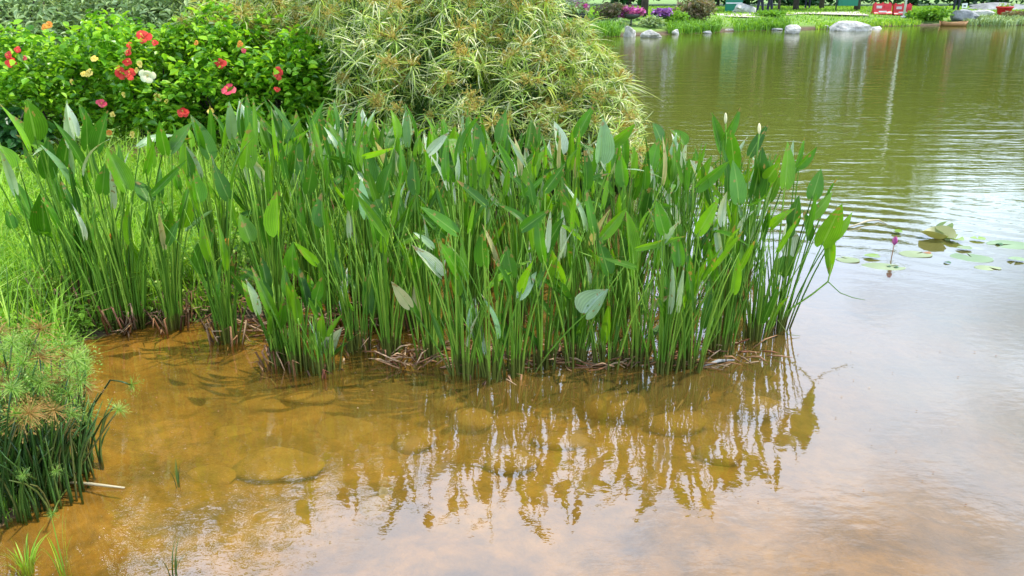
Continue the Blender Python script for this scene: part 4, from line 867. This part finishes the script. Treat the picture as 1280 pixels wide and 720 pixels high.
# path on the far lawn
pp = [V(870, 14, 40), V(905, 18, 38.3), V(935, 19, 38.3), V(1000, 16, 41), V(1080, 18, 42)]
M_path = plain('path', (0.55, 0.5, 0.42), (0.42, 0.38, 0.32), .9, 2, .01)
v = []; 
for i, q in enumerate(np.array([[a[0], a[1]] for a in pp])): 
    for s in (-.75, .75): v.append((q[0], q[1]+s, float(hgt(q[0], q[1]+s))+.05))
tag(obj('path', v, [(2*i, 2*i+2, 2*i+3, 2*i+1) for i in range(len(pp)-1)], M_path), kind='structure')
def rock(px, base_y, wpx, hpx, m, lb, seed, d=None, dz=0, rough=.42, sx_=1.0, name='rock'):
    g = G(px, base_y, dz) if d is None else V(px, base_y, d); r_ = wpx/FPX*g[1]*.5*1.08; h = hpx/FPX*g[1]
    return stone(name, (g[0], g[1]+r_*.3, g[2]+h*.18), (r_, r_*.75, h*.85), m, seed, lb, 'rock', 'rocks along the far bank', rough=rough)
rock(787, 46, 24, 15, M_rock, 'white boulder at the far bank, left of two touching ones', 1)
rock(812, 47, 30, 12, M_rock, 'white flat boulder at the far bank, right of two touching ones', 2)
rock(831, 41, 10, 6, M_rock, 'small white stone right of the two white boulders', 3)
rock(912, 39, 16, 4, M_rock, 'small flat white stone at the water edge below the path', 4)
rock(991, 42, 23, 10, M_rock, 'lone rounded white rock in the water, left of the long boulder', 5)
rock(1010, 34, 26, 8, M_rock, 'low white rock on the bank behind the lone water rock', 6)
rock(1061, 39, 60, 11, M_rock, 'large long white boulder at the water edge', 7)
rock(935, 15, 36, 17, M_rock, 'tall pointed grey-white rock beside the green board', 8, d=41, rough=.5)
rock(1148, 31, 24, 5, M_rock, 'flat pale rock left of the wooden boat', 9)
rock(1172, 30, 26, 7, M_rock, 'white rock just behind the wooden boat', 10)
rock(1206, 24, 40, 12, M_rockgrey, 'grey rock behind the wooden boat, left of the long pale slab', 11, d=40.5)
rock(1228, 21, 44, 8, M_rock, 'pale slab right of the grey rock', 12, d=42)
rock(1090, 18, 34, 5, M_rockgrey, 'low grey kerb rock left of the red barriers', 13, d=45)
rock(1250, 13, 100, 11, M_rockgrey, 'long dark grey boulder on the lawn at the right edge', 14, d=47)
rock(770, 45, 12, 6, M_rockgrey, 'small grey stone left of the two white boulders', 15)
rock(885, 42, 14, 5, M_rockgrey, 'small grey stone at the water edge below the lime plants', 16)
rock(1035, 36, 16, 5, M_rock, 'small white stone left of the long white boulder', 17)
rock(1098, 36, 18, 4, M_rock, 'flat white stone right of the long white boulder', 18)
rock(973, 38, 14, 4, M_rockgrey, 'small grey stone left of the lone rounded rock', 19)
rock(845, 43, 14, 6, M_rock, 'small pale stone at the edge below the lime bush', 20)
# wooden boat
g = G(1190, 32.5); L = 34/FPX*g[1]/2; n_ = 9; v = []
for i in range(n_):
    t_ = -1+2*i/(n_-1); ww = .34*(1-abs(t_)**2.6*.9); zz = .20+.07*t_*t_
    for s, z_ in ((-1, zz), (-.7, .02), (.7, .02), (1, zz), (.86, zz-.01), (.6, .06), (-.6, .06), (-.86, zz-.01)): v.append((t_*L*(1 if abs(z_) > .1 else .9), s*ww, z_))
f = [(i*8+k, (i+1)*8+k, (i+1)*8+(k+1) % 8, i*8+(k+1) % 8) for i in range(n_-1) for k in range(8)]+[tuple(range(8))[::-1], tuple((n_-1)*8+k for k in range(8))]
o = thing('rowing_boat', (g[0], g[1]-.1, -.03), 'small brown wooden boat moored at the far bank in front of the white rock', 'boat'); obj('hull', v, f, M_wood, o)
for t_ in (-.4, .25): v, f = box(t_*L-.09, t_*L+.09, -.27, .27, .155, .18); obj('seat', v, f, M_wood, o)
# red barriers
def barrier(px, lb):
    d = 42; q = V(px, 20.5, d); z0 = float(hgt(q[0], d)); w_ = 21/FPX*d/2; H = max(.5, V(px, 7, d)[2]-z0)
    o = thing('red_barrier', (q[0], d, z0), lb, 'barrier', 'red plastic barriers by the lake'); mb = MB()
    pr = [(-.22, 0), (-.22, .1*H), (-.10, .30*H), (-.08, H), (.08, H), (.10, .30*H), (.22, .1*H), (.22, 0)]; v = [(s*w_, a, b) for s in (-1, 1) for a, b in pr]
    f = [(k, (k+1) % 8, 8+(k+1) % 8, 8+k) for k in range(8)]+[tuple(range(8))[::-1], tuple(8+k for k in range(8))]; obj('body', v, f, M_redp, o, False)
    for s in (-.45, .45): v, f = box(s*w_-.13, s*w_+.13, -.125, -.095, H*.55, H*.8); obj('recess_panel', v, f, M_petwhite if s < 0 else M_redp, o, False)
    for s in (-.8, 0, .8): v, f = tube([(s*w_, 0, H-.01), (s*w_, 0, H+.05)], [.05, .04], 8); obj('cap', v, f, M_redp, o)
    v, f = box(-w_*.5, w_*.4, -.20, -.17, H*.2, H*.32); obj('label_plate', v, f, M_whitep, o, False)
barrier(1101, 'red plastic barrier on the far lawn, left of two'); barrier(1126, 'red plastic barrier on the far lawn beside the white pole, right of two')
q = V(1131, 12, 41.5); z0 = float(hgt(q[0], 41.5)); o = thing('white_pole', (q[0], 41.5, z0), 'tall slim white pole beside the red barriers', 'pole')
v, f = tube([(0, 0, -.1), (0, 0, 5)], [.055, .045], 10); obj('shaft', v, f, M_whitep, o); v, f = tube([(0, 0, 5), (0, 0, 5.05), (0, 0, 5.15)], [.06, .09, .02], 10); obj('finial', v, f, M_whitep, o); v, f = tube([(0, 0, -.02), (0, 0, .06)], [.15, .13], 10); obj('base', v, f, M_whitep, o)
# red pot
d = 43; q = V(1254, 20, d); z0 = float(hgt(q[0], d)); H = max(.4, V(1254, 10, d)[2]-z0); r_ = 18/FPX*d/2; o = thing('red_pot', (q[0], d, z0), 'red planter tub in front of the long grey boulder', 'planter'); n_ = 16
prof = [(.72, 0), (.95, H*.8), (1.05, H*.82), (1.05, H), (.9, H), (.85, H*.85), (.0, H*.85)]; v = [(math.cos(2*PI*j/n_)*r_*a, math.sin(2*PI*j/n_)*r_*a, b) for a, b in prof for j in range(n_)]
obj('tub', v, [(i*n_+j, i*n_+(j+1) % n_, (i+1)*n_+(j+1) % n_, (i+1)*n_+j) for i in range(len(prof)-1) for j in range(n_)], M_redp, o); v, f = leafcloud(blob_points(120, (0, 0, H), (r_, r_, .22), .4, 5), .12, .5, .5); tag(obj('foliage', v, f, M_weed, o, False), kind='stuff')
# green board (between rock and shrub) and green bin on a post
d = 43; q = V(917, 10, d); z0 = float(hgt(q[0], d)); w_ = 20/FPX*d/2; o = thing('green_board', (q[0], d, z0), 'plain green notice board on two legs beside the pointed rock', 'board')
v, f = box(-w_, w_, -.03, .03, .08, 1.6); obj('panel', v, f, M_greenp, o, False); v, f = box(-w_-.03, w_+.03, -.05, .05, 1.602, 1.68); obj('top_rail', v, f, M_greenp, o, False)
v, f = box(-w_+.02, w_-.02, -.045, -.031, .42, .48); obj('mid_rail', v, f, M_whitep, o, False)
for s in (-1, 1): v, f = box(s*(w_-.05)-.03, s*(w_-.05)+.03, -.028, .028, -.1, .078); obj('leg', v, f, M_greenp, o, False)
d = 44.5; q = V(1057, 15, d); z0 = float(hgt(q[0], d)); w_ = 23/FPX*d/2; o = thing('green_bin', (q[0], d, z0), 'green litter bin hung on a dark post on the far lawn', 'litter bin')
v, f = box(-w_, w_, -.2, .2, .30, 1.25); obj('bin', v, f, M_greenp, o, False); v, f = box(-w_-.02, w_+.02, -.22, .22, 1.252, 1.31); obj('lid', v, f, M_greenp, o, False)
v, f = tube([(-w_-.06, -.1, -.3), (-w_-.06, -.1, 1.5)], [.04, .035], 8); obj('post', v, f, M_dkmet, o); v, f = box(-.1, .1, -.215, -.202, .75, .88); obj('emblem_plate', v, f, M_lime, o, False)
# small white sign
d = 46; q = V(1205, 12, d); z0 = float(hgt(q[0], d)); zt = V(1205, 4, d)[2]-z0; o = thing('white_sign', (q[0], d, z0), 'small white sign on a thin post behind the grey rock', 'sign')
v, f = box(-.14, .14, -.015, .015, zt-.25, zt); obj('panel', v, f, M_whitep, o, False); v, f = tube([(0, .03, -.1), (0, .03, zt-.01)], [.02, .02], 6); obj('post', v, f, M_dkmet, o)
v, f = box(-.07, .06, -.022, -.016, zt-.17, zt-.1); obj('symbol', v, f, M_dkmet, o, False)

# ------------------------------------------------------------------ people
def skin_obj(name, joints, edges, m, parent, sub=1):
    me = bpy.data.meshes.new(name); me.from_pydata([j[0] for j in joints], edges, []); me.materials.append(m); o = link(name, me, parent)
    md = o.modifiers.new('s', 'SKIN'); md.use_smooth_shade = True
    for k, j in enumerate(joints): me.skin_vertices[0].data[k].radius = (j[1], j[1] if len(j) < 3 else j[2])
    me.skin_vertices[0].data[0].use_root = True
    sd = o.modifiers.new('d', 'SUBSURF'); sd.levels = sub; sd.render_levels = sub; return o
def person(px, d, lb, stride, rot, trous, shirt):
    q = V(px, 10, d); z0 = float(hgt(q[0], d)); o = thing('person', (q[0], d, z0), lb, 'person'); o.rotation_euler = (0, 0, rot); s = stride
    J = [((0, 0, .95), .13, .10), ((0, 0, 1.18), .14, .10), ((0, 0, 1.40), .17, .10), ((0, 0, 1.50), .055, .055), ((0, .02, 1.60), .075, .09), ((0, .01, 1.70), .07, .085),
         ((.09, 0, .90), .085, .085), ((.10, -s*.55, .48), .055, .055), ((.10, -s, .08), .038, .038), ((.10, -s+.14, .03), .035, .025),
         ((-.09, 0, .90), .085, .085), ((-.10, s*.5, .48), .055, .055), ((-.10, s*.8, .08), .038, .038), ((-.10, s*.8+.15, .03), .035, .025),
         ((.19, 0, 1.40), .05, .05), ((.24, s*.3, 1.12), .038, .038), ((.25, s*.8+.03, .88), .028, .028), ((.25, s*.9+.05, .80), .022, .03),
         ((-.19, 0, 1.40), .05, .05), ((-.24, -s*.3, 1.12), .038, .038), ((-.25, -s*.7+.03, .88), .028, .028), ((-.25, -s*.8+.05, .80), .022, .03)]
    E = [(0, 1), (1, 2), (2, 3), (3, 4), (4, 5), (0, 6), (6, 7), (7, 8), (8, 9), (0, 10), (10, 11), (11, 12), (12, 13), (2, 14), (14, 15), (15, 16), (16, 17), (2, 18), (18, 19), (19, 20), (20, 21)]
    b = skin_obj('body', J, E, M_skin, o)
    g_ = lambda k, e_=.014: (J[k][0], J[k][1]+e_, J[k][2]+e_)
    skin_obj('trousers', [g_(0), g_(6), g_(7), g_(8, .016), g_(10), g_(11), g_(12, .016)], [(0, 1), (1, 2), (2, 3), (0, 4), (4, 5), (5, 6)], trous, o)
    skin_obj('shirt', [g_(1, .02), g_(0, .018), g_(2, .015), g_(14), g_(15), g_(18), g_(19)], [(0, 1), (0, 2), (2, 3), (3, 4), (2, 5), (5, 6)], shirt, o)
    skin_obj('hair', [((0, -.015, 1.70), .09, .10), ((0, 0, 1.76), .075, .085)], [(0, 1)], M_hair, o)
    for k in (9, 13): x_, y_, z_ = J[k][0]; skin_obj('shoe', [((x_, y_-.13, .045), .045, .045), ((x_, y_+.02, .03), .042, .03)], [(0, 1)], M_hair, o)
person(950, 39.6, 'person in black trousers walking on the far path, left of the pair', .16, 1.3, M_cloth, M_cloth)
person(962, 39.9, 'person in dark navy trousers and blue-grey top, right of the walking pair', .14, 1.4, M_cloth, M_clothb)
person(1009, 49, 'slim person in black standing on the lawn between two slim trees', .05, .3, M_cloth, M_cloth)
person(1195, 44.5, 'person in a red top and black trousers behind the wooden boat', .05, .2, M_cloth, M_clothr)
